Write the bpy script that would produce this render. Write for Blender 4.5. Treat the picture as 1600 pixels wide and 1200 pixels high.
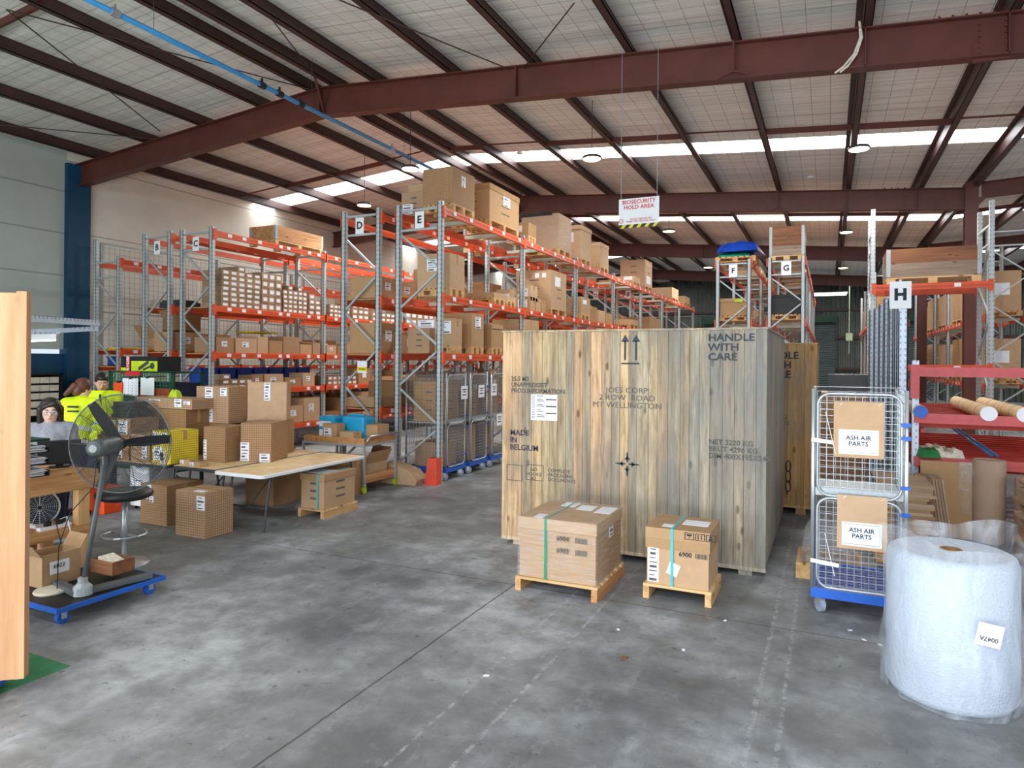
import bpy, bmesh, math, random
from mathutils import Vector, Matrix
random.seed(7)
for o in list(bpy.data.objects): bpy.data.objects.remove(o)
C = bpy.context.scene.collection
SC = bpy.context.scene
# ------------------------------------------------------------------ camera
FPX = 1050.0; ANG = math.radians(25.2); ROLL = .0075; CAMH = 1.95; CX, CY = 800, 565
ca, sa = math.cos(ANG), math.sin(ANG); ce, se = math.cos(ROLL), math.sin(ROLL)
cam = bpy.data.objects.new('camera', bpy.data.cameras.new('camera')); C.objects.link(cam)
r_ = Vector((ca*ce, sa*ce, se)); u_ = Vector((-ca*se, -sa*se, ce)); f_ = Vector((-sa, ca, 0))
m4 = Matrix((( r_.x, u_.x, -f_.x, 0), (r_.y, u_.y, -f_.y, 0), (r_.z, u_.z, -f_.z, CAMH), (0, 0, 0, 1)))
cam.matrix_world = m4
cam.data.sensor_width = 36; cam.data.lens = FPX/1600*36; cam.data.shift_y = -35/1600
cam.data.clip_end = 300
SC.camera = cam
# ------------------------------------------------------------------ light
SC.view_settings.view_transform = 'Standard'; SC.view_settings.look = 'None'
SC.view_settings.gamma = 1; SC.view_settings.exposure = 0.06; SC.view_settings.use_curve_mapping = False
w = bpy.data.worlds.new('world'); SC.world = w; w.use_nodes = True
w.node_tree.nodes['Background'].inputs[0].default_value = (.72, .84, 1, 1)
w.node_tree.nodes['Background'].inputs[1].default_value = 1.0
def area(name, loc, rot, sx, sy, power, col):
    l = bpy.data.lights.new(name, 'AREA'); l.shape = 'RECTANGLE'; l.size = sx; l.size_y = sy
    l.energy = power; l.color = col
    o = bpy.data.objects.new(name, l); o.location = loc; o.rotation_euler = rot; C.objects.link(o); return o
P90 = math.pi/2
area('daylight_from_sky_at_front_door', (-3, -7.0, 5.9), (P90-.62, 0, 0), 16, 4.5, 1750, (.80, .90, 1))
area('ceiling_fill_light_at_front_door', (-3, -3.6, .7), (P90+.75, 0, 0), 15, 2.2, 900, (.93, .96, 1))  # added upward-tilted light to brighten the ceiling, in place of bounce from outside
area('unseen_area_light_at_right', (13, 6, 2.7), (P90, 0, P90), 9, 4.4, 420, (.86, .93, 1))  # unseen area light just inside the solid right wall; no door there
SKY_EMIT = 10
BAY_W = 95

# ------------------------------------------------------------------ pixel -> place helpers
def ray(px, py):
    u = (px-CX)/FPX; v = -(py-CY)/FPX
    lat = u*ce-v*se; up = u*se+v*ce
    return Vector((lat*ca-sa, lat*sa+ca, up))
def atZ(px, py, z): r = ray(px, py); k = (z-CAMH)/r.z; return Vector((r.x*k, r.y*k, z))
def atY(px, py, Y): r = ray(px, py); k = Y/r.y; return Vector((r.x*k, Y, CAMH+r.z*k))
def atX(px, py, X): r = ray(px, py); k = X/r.x; return Vector((X, r.y*k, CAMH+r.z*k))
def atD(px, py, d): r = ray(px, py); return Vector((r.x*d, r.y*d, CAMH+r.z*d))

# ------------------------------------------------------------------ materials
def newmat(name):
    m = bpy.data.materials.new(name); m.use_nodes = True
    return m, m.node_tree, m.node_tree.nodes['Principled BSDF']
def lin(c): return tuple(((v/255)/12.92 if v/255 <= .04045 else ((v/255+.055)/1.055)**2.4) for v in c)+(1,)
def N(nt, t, **k):
    n = nt.nodes.new(t)
    for a, b in k.items(): setattr(n, a, b)
    return n
def ramp(nt, fac, stops):
    r = N(nt, 'ShaderNodeValToRGB'); el = r.color_ramp.elements
    while len(el) < len(stops): el.new(.5)
    for e, (p, c) in zip(el, stops): e.position = p; e.color = c
    nt.links.new(fac, r.inputs[0]); return r.outputs[0]
def mixc(nt, fac, a, b, mode='MIX'):
    n = N(nt, 'ShaderNodeMix', data_type='RGBA', blend_type=mode)
    for inp, v in ((n.inputs[0], fac), (n.inputs[6], a), (n.inputs[7], b)):
        if hasattr(v, 'is_output'): nt.links.new(v, inp)
        elif isinstance(v, (int, float)): inp.default_value = v
        else: inp.default_value = v
    return n.outputs[2]
def mth(nt, op, a, b=None):
    n = N(nt, 'ShaderNodeMath', operation=op)
    for i, v in enumerate((a, b)):
        if v is None: continue
        if hasattr(v, 'is_output'): nt.links.new(v, n.inputs[i])
        else: n.inputs[i].default_value = v
    return n.outputs[0]
def coords(nt, which='Object', scale=(1, 1, 1)):
    tc = N(nt, 'ShaderNodeTexCoord'); mp = N(nt, 'ShaderNodeMapping'); mp.inputs['Scale'].default_value = scale
    nt.links.new(tc.outputs[which], mp.inputs[0]); return mp.outputs[0]
def noise(nt, vec, scale, detail=4, rough=.6):
    n = N(nt, 'ShaderNodeTexNoise'); n.inputs['Scale'].default_value = scale
    n.inputs['Detail'].default_value = detail; n.inputs['Roughness'].default_value = rough
    nt.links.new(vec, n.inputs['Vector']); return n.outputs['Fac']
def bump(nt, b, h, s, d=.01):
    n = N(nt, 'ShaderNodeBump'); n.inputs['Strength'].default_value = s; n.inputs['Distance'].default_value = d
    nt.links.new(h, n.inputs['Height']); nt.links.new(n.outputs[0], b.inputs['Normal'])
def plain(name, rgb, rough=.6, metal=0, var=.12, sc=6, emit=0):
    m, nt, b = newmat(name)
    c = lin(rgb); v = coords(nt); n = noise(nt, v, sc)
    d = tuple(x*(1-var) for x in c[:3])+(1,); l = tuple(min(1, x*(1+var)) for x in c[:3])+(1,)
    nt.links.new(ramp(nt, n, [(.3, d), (.7, l)]), b.inputs['Base Color'])
    b.inputs['Roughness'].default_value = rough; b.inputs['Metallic'].default_value = metal
    if emit:
        b.inputs['Emission Color'].default_value = c; b.inputs['Emission Strength'].default_value = emit
    return m
def linemask(nt, val, period, width):
    f = mth(nt, 'FRACT', mth(nt, 'DIVIDE', val, period)); return mth(nt, 'LESS_THAN', f, width/period)
def sep(nt, vec):
    s = N(nt, 'ShaderNodeSeparateXYZ'); nt.links.new(vec, s.inputs[0]); return s.outputs
def kraft(name, rgb, grid=None, gridcol=(140, 98, 62), cell=.028):
    m, nt, b = newmat(name); c = lin(rgb)
    oi = N(nt, 'ShaderNodeObjectInfo')
    hs = N(nt, 'ShaderNodeHueSaturation'); hs.inputs['Color'].default_value = c
    nt.links.new(mth(nt, 'ADD', mth(nt, 'MULTIPLY', oi.outputs['Random'], .42), .76), hs.inputs['Value'])
    nt.links.new(mth(nt, 'ADD', mth(nt, 'MULTIPLY', oi.outputs['Random'], -.25), 1.12), hs.inputs['Saturation'])
    v = coords(nt); n = noise(nt, v, 9, 5)
    base = mixc(nt, mth(nt, 'MULTIPLY', n, .32), hs.outputs[0], (.16, .09, .045, 1))
    if grid:
        s = sep(nt, coords(nt, 'UV'))
        g = mth(nt, 'MAXIMUM', linemask(nt, s[0], cell, .005), linemask(nt, s[1], cell, .005))
        base = mixc(nt, mth(nt, 'MULTIPLY', g, .8), base, lin(gridcol))
    nt.links.new(base, b.inputs['Base Color']); b.inputs['Roughness'].default_value = .8
    return m
def wood(name, light, dark, axis=2, tint=False, knots=True, rough=.7, sc=1.0):
    m, nt, b = newmat(name)
    s = [14*sc, 14*sc, 14*sc]; s[axis] = .9*sc
    v = coords(nt, 'Object', tuple(s)); n = noise(nt, v, 1.6, 7, .65)
    s2 = [60*sc, 60*sc, 60*sc]; s2[axis] = 2.0*sc
    n2 = noise(nt, coords(nt, 'Object', tuple(s2)), 1.2, 3)
    col = ramp(nt, n, [(.32, lin(dark)), (.62, lin(light))])
    col = mixc(nt, mth(nt, 'MULTIPLY', n2, .35), col, lin(dark))
    if knots:
        s3 = [8, 8, 8]; s3[axis] = 3.2
        vo = N(nt, 'ShaderNodeTexVoronoi'); vo.inputs['Scale'].default_value = 1.0
        nt.links.new(coords(nt, 'Object', tuple(s3)), vo.inputs['Vector'])
        k = ramp(nt, vo.outputs['Distance'], [(.09, (1, 1, 1, 1)), (.17, (0, 0, 0, 1))])
        col = mixc(nt, mth(nt, 'MULTIPLY', k, .75), col, lin((96, 60, 36)))
    if tint:
        a = N(nt, 'ShaderNodeAttribute'); a.attribute_name = 'tint'
        col = mixc(nt, 1.0, col, a.outputs['Color'], 'MULTIPLY')
        nb = noise(nt, coords(nt, 'Object', (1.3, 1.3, .55)), 1.4, 4)
        col = mixc(nt, ramp(nt, nb, [(.46, (0, 0, 0, 1)), (.66, (.72, .72, .72, 1))]), col, lin((122, 117, 108)))
        sx_ = sep(nt, coords(nt)); gx = mth(nt, 'MULTIPLY', mth(nt, 'SUBTRACT', sx_[0], 1.75), .75)
        gx = mth(nt, 'MINIMUM', mth(nt, 'MAXIMUM', mth(nt, 'ADD', gx, mth(nt, 'MULTIPLY', mth(nt, 'SUBTRACT', noise(nt, coords(nt, 'Object', (5, 5, .6)), 1.3, 4), .5), 2.0)), 0), .55)
        col = mixc(nt, gx if name == 'crate' else 0, col, lin((112, 118, 120)))
        n9 = noise(nt, coords(nt, 'Object', (22, 22, 2.2)), 1.1, 6, .7)
        col = mixc(nt, ramp(nt, n9, [(.52, (0, 0, 0, 1)), (.7, (.7, .7, .7, 1))]), col, lin((110, 88, 64)))
    nt.links.new(col, b.inputs['Base Color']); b.inputs['Roughness'].default_value = rough
    bump(nt, b, n2, .25, .004)
    return m
def film(name, col=(.9, .92, .95), amt=.28, sc=9, gloss=.08, stretch=(1, 1, 1)):
    m, nt, b = newmat(name); out = nt.nodes['Material Output']
    tr = N(nt, 'ShaderNodeBsdfTransparent'); mx = N(nt, 'ShaderNodeMixShader')
    b.inputs['Base Color'].default_value = col+(1,); b.inputs['Roughness'].default_value = gloss
    n = noise(nt, coords(nt, 'Object', stretch), sc, 5)
    f = ramp(nt, n, [(.42, (amt*.5,)*3+(1,)), (.68, (min(1, amt*2.2),)*3+(1,))])
    nt.links.new(f, mx.inputs[0]); nt.links.new(tr.outputs[0], mx.inputs[1]); nt.links.new(b.outputs[0], mx.inputs[2])
    nt.links.new(mx.outputs[0], out.inputs[0]); bump(nt, b, n, .8, .03)
    return m
def galv(name, rgb=(196, 204, 204), holes=True):
    m, nt, b = newmat(name)
    n = noise(nt, coords(nt, 'Object'), 22, 3)
    c = lin(rgb); col = ramp(nt, n, [(.3, tuple(x*.8 for x in c[:3])+(1,)), (.7, c)])
    if holes:
        s = sep(nt, coords(nt, 'UV'))
        fz = mth(nt, 'ABSOLUTE', mth(nt, 'SUBTRACT', mth(nt, 'FRACT', mth(nt, 'DIVIDE', s[1], .075)), .5))
        fx = mth(nt, 'ABSOLUTE', mth(nt, 'SUBTRACT', mth(nt, 'FRACT', mth(nt, 'DIVIDE', s[0], .05)), .5))
        h = mth(nt, 'MULTIPLY', mth(nt, 'LESS_THAN', fz, .17), mth(nt, 'LESS_THAN', fx, .14))
        col = mixc(nt, mth(nt, 'MULTIPLY', h, .6), col, (.03, .035, .04, 1))
    nt.links.new(col, b.inputs['Base Color']); b.inputs['Metallic'].default_value = .2
    b.inputs['Roughness'].default_value = .42
    return m
M = {}
M['kraft'] = kraft('kraft', (196, 158, 116)); M['kraft_dark'] = kraft('kraft_dark', (168, 130, 92))
M['kraft_grid'] = kraft('kraft_grid', (190, 150, 110), True, (112, 76, 48))
M['kraft_stack'] = kraft('kraft_stack', (172, 142, 112))
M['yellow_grid'] = kraft('yellow_grid', (255, 226, 0), True, (120, 110, 20))
M['pallet'] = wood('pallet', (228, 190, 132), (176, 126, 76), 1, sc=.6)
M['pallet_x'] = wood('pallet_x', (232, 204, 150), (196, 152, 100), 0, sc=.6)
M['pine'] = wood('pine', (232, 186, 130), (196, 140, 86), 2, sc=.55)
M['pine_y'] = wood('pine_y', (222, 170, 112), (170, 112, 66), 1, sc=.6)
M['ply'] = wood('ply', (242, 214, 168), (222, 178, 122), 2, sc=.35, knots=False)
M['plysheet'] = wood('plysheet', (206, 164, 122), (172, 122, 80), 2, sc=.35); M['darkwood'] = wood('darkwood', (158, 104, 68), (104, 64, 42), 0, sc=.6); M['greywood'] = wood('greywood', (168, 146, 126), (118, 98, 84), 0, sc=.6)
M['crate'] = wood('crate', (255, 244, 222), (176, 156, 128), 2, tint=True, sc=.9)
M['crate_new'] = wood('crate_new', (226, 190, 134), (176, 138, 88), 2, tint=True, sc=.8)
M['orange'] = plain('orange', (220, 88, 46), .45); M['red'] = plain('red', (186, 48, 28), .5)
M['pinkred'] = plain('pinkred', (206, 92, 92), .55)
M['galv'] = galv('galv'); M['galv_plain'] = galv('galv_plain', (182, 190, 192), False)
M['galv_blue'] = galv('galv_blue', (206, 218, 232)); M['bar'] = plain('bar', (196, 200, 186), .5)
M['steel'] = plain('steel', (94, 46, 36), .5, 0, .18, 2); M['steel_red'] = plain('steel_red', (140, 42, 36), .5)
M['purlin'] = plain('purlin', (66, 42, 38), .5, 0, .15, 2)
M['white'] = plain('white', (238, 240, 242), .6, var=.03); M['paper'] = plain('paper', (240, 242, 248), .7, var=.03)
M['cream'] = plain('cream', (226, 216, 192), .6)
M['black'] = plain('black', (26, 27, 29), .5); M['ink'] = plain('ink', (44, 48, 54), .8); M['char'] = plain('char', (62, 64, 66), .4)
M['inkfaded'] = plain('inkfaded', (96, 94, 90), .9, 0, .3, 25); M['stencil'] = plain('stencil', (62, 68, 76), .9, 0, .35, 25)
M['blue'] = plain('blue', (24, 92, 190), .45); M['binblue'] = plain('binblue', (22, 66, 150), .5)
M['cyan'] = plain('cyan', (34, 164, 214), .45); M['green'] = plain('green', (40, 120, 66), .5); M['darkgreen'] = plain('darkgreen', (16, 62, 40), .5)
M['tarp'] = plain('tarp', (14, 64, 170), .35, 0, .35, 9); M['tarpgreen'] = plain('tarpgreen', (30, 160, 120), .4, 0, .25, 9)
M['teal'] = plain('teal', (0, 66, 96), .6, var=.05); M['tubeblue'] = plain('tubeblue', (74, 110, 156), .35); M['pipeblue'] = plain('pipeblue', (60, 150, 210), .35)
M['navy'] = plain('navy', (24, 34, 60), .8)
M['chrome'] = plain('chrome', (184, 190, 194), .3, .6); M['fangrey'] = plain('fangrey', (98, 104, 106), .4, .2)
M['hivis'] = plain('hivis', (222, 244, 16), .7, var=.06, sc=14); M['reflect'] = plain('reflect', (214, 222, 228), .3)
M['hoodie'] = plain('hoodie', (150, 152, 160), .9, sc=30); M['skin'] = plain('skin', (214, 160, 130), .5, var=.05)
M['skin_light'] = plain('skin_light', (230, 190, 166), .5, var=.04)
M['hair'] = plain('hair', (38, 28, 26), .45, var=.3, sc=40); M['hair_brown'] = plain('hair_brown', (98, 56, 36), .5, var=.3, sc=40)
M['lip'] = plain('lip', (176, 84, 80), .5); M['tape'] = plain('tape', (186, 146, 98), .25, var=.06)
M['strap'] = plain('strap', (70, 190, 206), .3); M['strapgreen'] = plain('strapgreen', (20, 150, 116), .3)
M['signred'] = plain('signred', (206, 40, 44), .5); M['signyellow'] = plain('signyellow', (236, 214, 30), .5)
M['guard'] = plain('guard', (232, 84, 58), .5); M['toolorange'] = plain('toolorange', (240, 82, 26), .5)
M['trolleyorange'] = plain('trolleyorange', (240, 158, 20), .45)
M['lime'] = plain('lime', (190, 214, 30), .5); M['wheelgrey'] = plain('wheelgrey', (150, 160, 178), .5)
M['rollpaper'] = plain('rollpaper', (172, 146, 124), .85, var=.06); M['rope'] = plain('rope', (226, 218, 200), .9, var=.25, sc=30)
M['ledglow'] = plain('ledglow', (255, 226, 170), .5, emit=9); M['tubeglow'] = plain('tubeglow', (244, 248, 255), .5, emit=6)
M['exit'] = plain('exit', (220, 240, 190), .5); M['foam'] = plain('foam', (246, 248, 252), .55, var=.02)
M['film'] = film('film', (.86, .88, .92), .12, 5, .12, (1, 1, 9)); M['bag'] = film('bag', (.72, .78, .86), .17, 4, .05, (2.2, 2.2, .5))
M['mesh_wire'] = plain('mesh_wire', (168, 176, 180), .4, .4); M['mesh_dark'] = plain('mesh_dark', (150, 158, 156), .5, .3)
# bubble wrap roll: fine ribs
m, nt, b = newmat('bubble'); b.inputs['Base Color'].default_value = lin((188, 198, 212)); b.inputs['Roughness'].default_value = .4
vo = N(nt, 'ShaderNodeTexVoronoi'); vo.inputs['Scale'].default_value = 70; nt.links.new(coords(nt), vo.inputs['Vector']); bump(nt, b, vo.outputs['Distance'], .45, .006)
b.inputs['Subsurface Weight'].default_value = .15; M['bubble'] = m
# concrete floor
m, nt, b = newmat('concrete'); v = coords(nt)
s = sep(nt, v)
n1 = noise(nt, v, .55, 8, .62); n2 = noise(nt, v, 3.5, 6, .7); n3 = noise(nt, coords(nt, 'Object', (3, 1.6, 1)), 1.6, 8, .75)
base = ramp(nt, n1, [(.37, lin((92, 94, 98))), (.5, lin((140, 143, 147))), (.61, lin((184, 187, 191)))])
base = mixc(nt, ramp(nt, n2, [(.38, (.55, .55, .55, 1)), (.60, (0, 0, 0, 1))]), base, lin((80, 82, 84)))
base = mixc(nt, ramp(nt, n3, [(.54, (0, 0, 0, 1)), (.74, (.45, .45, .45, 1))]), base, lin((190, 192, 194)))
warm = ramp(nt, noise(nt, v, .3, 3), [(.38, (0, 0, 0, 1)), (.6, (.75, .75, .75, 1))])
base = mixc(nt, mth(nt, 'MULTIPLY', warm, .32), base, lin((122, 112, 90)))
n4 = noise(nt, v, 9, 5, .75)
base = mixc(nt, ramp(nt, n4, [(.60, (0, 0, 0, 1)), (.70, (.7, .7, .7, 1))]), base, lin((56, 58, 62)))
wob = mth(nt, 'MULTIPLY', mth(nt, 'SUBTRACT', noise(nt, v, 6, 3), .5), .02)
def line(axis, pos, wd):
    return mth(nt, 'LESS_THAN', mth(nt, 'ABSOLUTE', mth(nt, 'SUBTRACT', mth(nt, 'ADD', s[axis], wob), pos)), wd)
j = mth(nt, 'MAXIMUM', line(0, -2.47, .007), line(1, 5.33, .006))
for a_, p_ in ((0, 3.2), (0, -8.2), (1, 11.0), (1, 17.0), (1, -1)): j = mth(nt, 'MAXIMUM', j, line(a_, p_, .007))
base = mixc(nt, mth(nt, 'MULTIPLY', j, .75), base, lin((48, 46, 44)))
brk = ramp(nt, noise(nt, v, 14, 4, .8), [(.45, (0, 0, 0, 1)), (.62, (.6, .6, .6, 1))])
for p_, wd in ((-.36, .014), (-.22, .012), (-1.92, .010), (-1.62, .012)):
    base = mixc(nt, mth(nt, 'MULTIPLY', mth(nt, 'MULTIPLY', line(0, p_, wd), brk), .55), base, lin((206, 208, 210)))
gm = mth(nt, 'MULTIPLY', mth(nt, 'LESS_THAN', s[0], -4.33), mth(nt, 'LESS_THAN', s[1], 2.67))
gcol = ramp(nt, n4, [(.3, lin((40, 112, 74))), (.7, lin((66, 146, 96)))])
base = mixc(nt, gm, base, gcol)
nt.links.new(base, b.inputs['Base Color'])
nt.links.new(ramp(nt, n2, [(.3, (.42,)*3+(1,)), (.7, (.7,)*3+(1,))]), b.inputs['Roughness']); bump(nt, b, n4, .12, .004)
M['concrete'] = m
# ceiling blanket with safety mesh
m, nt, b = newmat('blanket'); v = coords(nt); s = sep(nt, v)
nn = noise(nt, coords(nt, 'Object', (.35, 2.6, 1)), 1.3, 5)
col = ramp(nt, nn, [(.3, lin((222, 220, 214))), (.7, lin((244, 242, 236)))])
g = mth(nt, 'MAXIMUM', mth(nt, 'MULTIPLY', linemask(nt, s[0], .3, .009), .9), mth(nt, 'MULTIPLY', linemask(nt, s[1], .3, .009), .9))
col = mixc(nt, mth(nt, 'MULTIPLY', g, .75), col, lin((92, 90, 88)))
sg = mth(nt, 'MULTIPLY', linemask(nt, s[1], 1.35, .03), .35)
col = mixc(nt, sg, col, lin((120, 118, 116)))
nt.links.new(col, b.inputs['Base Color']); b.inputs['Roughness'].default_value = .55; bump(nt, b, nn, .5, .06)
M['blanket'] = m
# panel walls
def panelwall(name, rgb, period):
    m, nt, b = newmat(name); v = coords(nt); s = sep(nt, v)
    c = ramp(nt, noise(nt, v, .8, 3), [(.3, lin(tuple(x*.95 for x in rgb))), (.7, lin(rgb))])
    c = mixc(nt, mth(nt, 'MULTIPLY', linemask(nt, s[2], period, .03), .5), c, lin((90, 92, 88)))
    nt.links.new(c, b.inputs['Base Color']); b.inputs['Roughness'].default_value = .7; return m
M['wallpanel'] = panelwall('wallpanel', (180, 188, 180), .95); M['wallwhite'] = panelwall('wallwhite', (230, 226, 212), 1.6)
m, nt, b = newmat('corrugated'); v = coords(nt); s = sep(nt, v)
wv = mth(nt, 'SINE', mth(nt, 'MULTIPLY', mth(nt, 'ADD', s[0], s[1]), 2*math.pi/.25))
nt.links.new(ramp(nt, noise(nt, v, .7, 3), [(.3, lin((74, 80, 74))), (.7, lin((100, 106, 98)))]), b.inputs['Base Color'])
bump(nt, b, wv, 1, .05); b.inputs['Roughness'].default_value = .5; M['corrugated'] = m
m, nt, b = newmat('rollershutter'); v = coords(nt); s = sep(nt, v)
wv = mth(nt, 'SINE', mth(nt, 'MULTIPLY', s[2], 2*math.pi/.1))
b.inputs['Base Color'].default_value = lin((84, 96, 94)); bump(nt, b, wv, 1, .03); M['shutter'] = m
m, nt, b = newmat('skylight'); b.inputs['Base Color'].default_value = (.9, .95, 1, 1)
b.inputs['Emission Color'].default_value = (.95, .975, 1, 1); b.inputs['Emission Strength'].default_value = SKY_EMIT; M['skylight'] = m

# ------------------------------------------------------------------ mesh building
class MB:
    def __init__(s): s.v = []; s.f = []; s.mi = []; s.col = []; s.cur = 0; s.tint = (1, 1, 1)
    def add(s, vs, fs):
        n = len(s.v); s.v += [tuple(v) for v in vs]
        for f in fs: s.f.append([i+n for i in f]); s.mi.append(s.cur); s.col.append(s.tint)
        return s
    def box(s, x0, x1, y0, y1, z0, z1):
        return s.add([(x0, y0, z0), (x1, y0, z0), (x1, y1, z0), (x0, y1, z0), (x0, y0, z1), (x1, y0, z1), (x1, y1, z1), (x0, y1, z1)],
                     [(0, 3, 2, 1), (4, 5, 6, 7), (0, 1, 5, 4), (1, 2, 6, 5), (2, 3, 7, 6), (3, 0, 4, 7)])
    def obox(s, c, sx, sy, sz, R):
        vs = [Vector(c)+R@Vector((a*sx/2, b_*sy/2, d*sz/2)) for d in (-1, 1) for a, b_ in ((-1, -1), (1, -1), (1, 1), (-1, 1))]
        return s.add(vs, [(0, 3, 2, 1), (4, 5, 6, 7), (0, 1, 5, 4), (1, 2, 6, 5), (2, 3, 7, 6), (3, 0, 4, 7)])
    def bar(s, p, q, w_, h=None, up=Vector((0, 0, 1))):
        p, q = Vector(p), Vector(q); h = h or w_; d = (q-p)
        L = d.length
        if L < 1e-6: return s
        d.normalize(); u = up
        if abs(d.dot(u)) > .98: u = Vector((1, 0, 0))
        sd = d.cross(u).normalized(); u2 = sd.cross(d)
        R = Matrix((sd, d, u2)).transposed()
        return s.obox((p+q)/2, w_, L, h, R)
    def tube(s, pts, r, n=8, cap=True, rs=None):
        pts = [Vector(p) for p in pts]; rings = []
        prev = None
        for i, p in enumerate(pts):
            d = (pts[min(i+1, len(pts)-1)]-pts[max(i-1, 0)]).normalized()
            if prev is None:
                u = Vector((0, 0, 1)) if abs(d.z) < .9 else Vector((1, 0, 0)); a = d.cross(u).normalized()
            else:
                a = (prev-d*prev.dot(d)).normalized()
            prev = a; b_ = d.cross(a); rr = rs[i] if rs else r
            rings.append([p+(a*math.cos(2*math.pi*k/n)+b_*math.sin(2*math.pi*k/n))*rr for k in range(n)])
        vs = [v for rg in rings for v in rg]; fs = []
        for i in range(len(pts)-1):
            for k in range(n): fs.append((i*n+k, i*n+(k+1) % n, (i+1)*n+(k+1) % n, (i+1)*n+k))
        if cap: fs.append(tuple(range(n-1, -1, -1))); fs.append(tuple((len(pts)-1)*n+k for k in range(n)))
        return s.add(vs, fs)
    def lathe(s, prof, n=24, c=(0, 0, 0), R=None):
        R = R or Matrix.Identity(3); c = Vector(c); vs = []
        for r, z in prof:
            for k in range(n):
                a = 2*math.pi*k/n; vs.append(c+R@Vector((r*math.cos(a), r*math.sin(a), z)))
        fs = []
        for i in range(len(prof)-1):
            for k in range(n): fs.append((i*n+k, i*n+(k+1) % n, (i+1)*n+(k+1) % n, (i+1)*n+k))
        fs.append(tuple(range(n-1, -1, -1))); fs.append(tuple((len(prof)-1)*n+k for k in range(n)))
        return s.add(vs, fs)
    def ball(s, c, rx, ry, rz, n=16, m_=10, R=None):
        R = R or Matrix.Identity(3); c = Vector(c)
        vs = [c+R@Vector((0, 0, -rz))]
        for i in range(1, m_):
            t = -math.pi/2+math.pi*i/m_
            for k in range(n):
                a = 2*math.pi*k/n; vs.append(c+R@Vector((rx*math.cos(t)*math.cos(a), ry*math.cos(t)*math.sin(a), rz*math.sin(t))))
        vs.append(c+R@Vector((0, 0, rz))); fs = []
        for k in range(n): fs.append((0, 1+(k+1) % n, 1+k))
        for i in range(m_-2):
            for k in range(n): fs.append((1+i*n+k, 1+i*n+(k+1) % n, 1+(i+1)*n+(k+1) % n, 1+(i+1)*n+k))
        L = len(vs)-1
        for k in range(n): fs.append((L, 1+(m_-2)*n+k, 1+(m_-2)*n+(k+1) % n))
        return s.add(vs, fs)
    def prism(s, poly, y0, y1, plane='xz'):
        n = len(poly)
        def P(a, b_, t): return (a, t, b_) if plane == 'xz' else ((t, a, b_) if plane == 'yz' else (a, b_, t))
        vs = [P(a, b_, y0) for a, b_ in poly]+[P(a, b_, y1) for a, b_ in poly]
        fs = [tuple(range(n)), tuple(range(2*n-1, n-1, -1))]+[(i, i+n, (i+1) % n+n, (i+1) % n) for i in range(n)]
        return s.add(vs, fs)
    def mesh(s, name, mats, smooth=False, bevel=0):
        me = bpy.data.meshes.new(name); me.from_pydata(s.v, [], s.f)
        bm = bmesh.new(); bm.from_mesh(me); bmesh.ops.recalc_face_normals(bm, faces=bm.faces); bm.to_mesh(me); bm.free()
        for mm in (mats if isinstance(mats, (list, tuple)) else [mats]): me.materials.append(mm)
        me.polygons.foreach_set('material_index', s.mi)
        uv = me.uv_layers.new(name='UVMap').data
        for p in me.polygons:
            nn_ = p.normal; a = max(range(3), key=lambda i: abs(nn_[i])); i, j_ = ((1, 2), (0, 2), (0, 1))[a]
            for li in p.loop_indices:
                co = me.vertices[me.loops[li].vertex_index].co; uv[li].uv = (co[i], co[j_])
        if any(c != (1, 1, 1) for c in s.col):
            at = me.color_attributes.new('tint', 'FLOAT_COLOR', 'CORNER')
            for p in me.polygons:
                for li in p.loop_indices: at.data[li].color = s.col[p.index]+(1,)
        if smooth:
            for p in me.polygons: p.use_smooth = True
        return me
    def build(s, name, mats, parent=None, loc=None, rotz=0, smooth=False, bevel=0):
        o = bpy.data.objects.new(name, s.mesh(name, mats, smooth)); C.objects.link(o)
        if parent: o.parent = parent
        if loc is not None: o.location = loc
        if rotz: o.rotation_euler = (0, 0, rotz)
        if bevel:
            b_ = o.modifiers.new('bevel', 'BEVEL'); b_.width = bevel; b_.segments = 2; b_.limit_method = 'ANGLE'
        return o
def tag(o, label, cat=None, group=None, kind=None):
    if label: o['label'] = label
    if cat: o['category'] = cat
    if group: o['group'] = group
    if kind: o['kind'] = kind
    return o
def thing(name, label, cat, loc=(0, 0, 0), rotz=0, group=None, kind=None):
    o = bpy.data.objects.new(name, None); C.objects.link(o); o.location = loc; o.rotation_euler = (0, 0, rotz)
    o.empty_display_size = .1
    return tag(o, label, cat, group, kind)
def copytree(o, parent=None):
    c = o.copy(); C.objects.link(c)
    if parent: c.parent = parent
    for ch in list(o.children):
        copytree(ch, c)
    return c
def place(o, loc, rotz=0): o.location = loc; o.rotation_euler = (0, 0, rotz); return o
def inst(mesh, name, parent=None, loc=(0, 0, 0), rotz=0):
    o = bpy.data.objects.new(name, mesh); C.objects.link(o); o.location = loc
    if rotz: o.rotation_euler = (0, 0, rotz)
    if parent: o.parent = parent
    return o
FACE = {'-y': (P90, 0, 0), '+x': (P90, 0, P90), '-x': (P90, 0, -P90), 'top': (0, 0, 0)}
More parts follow.
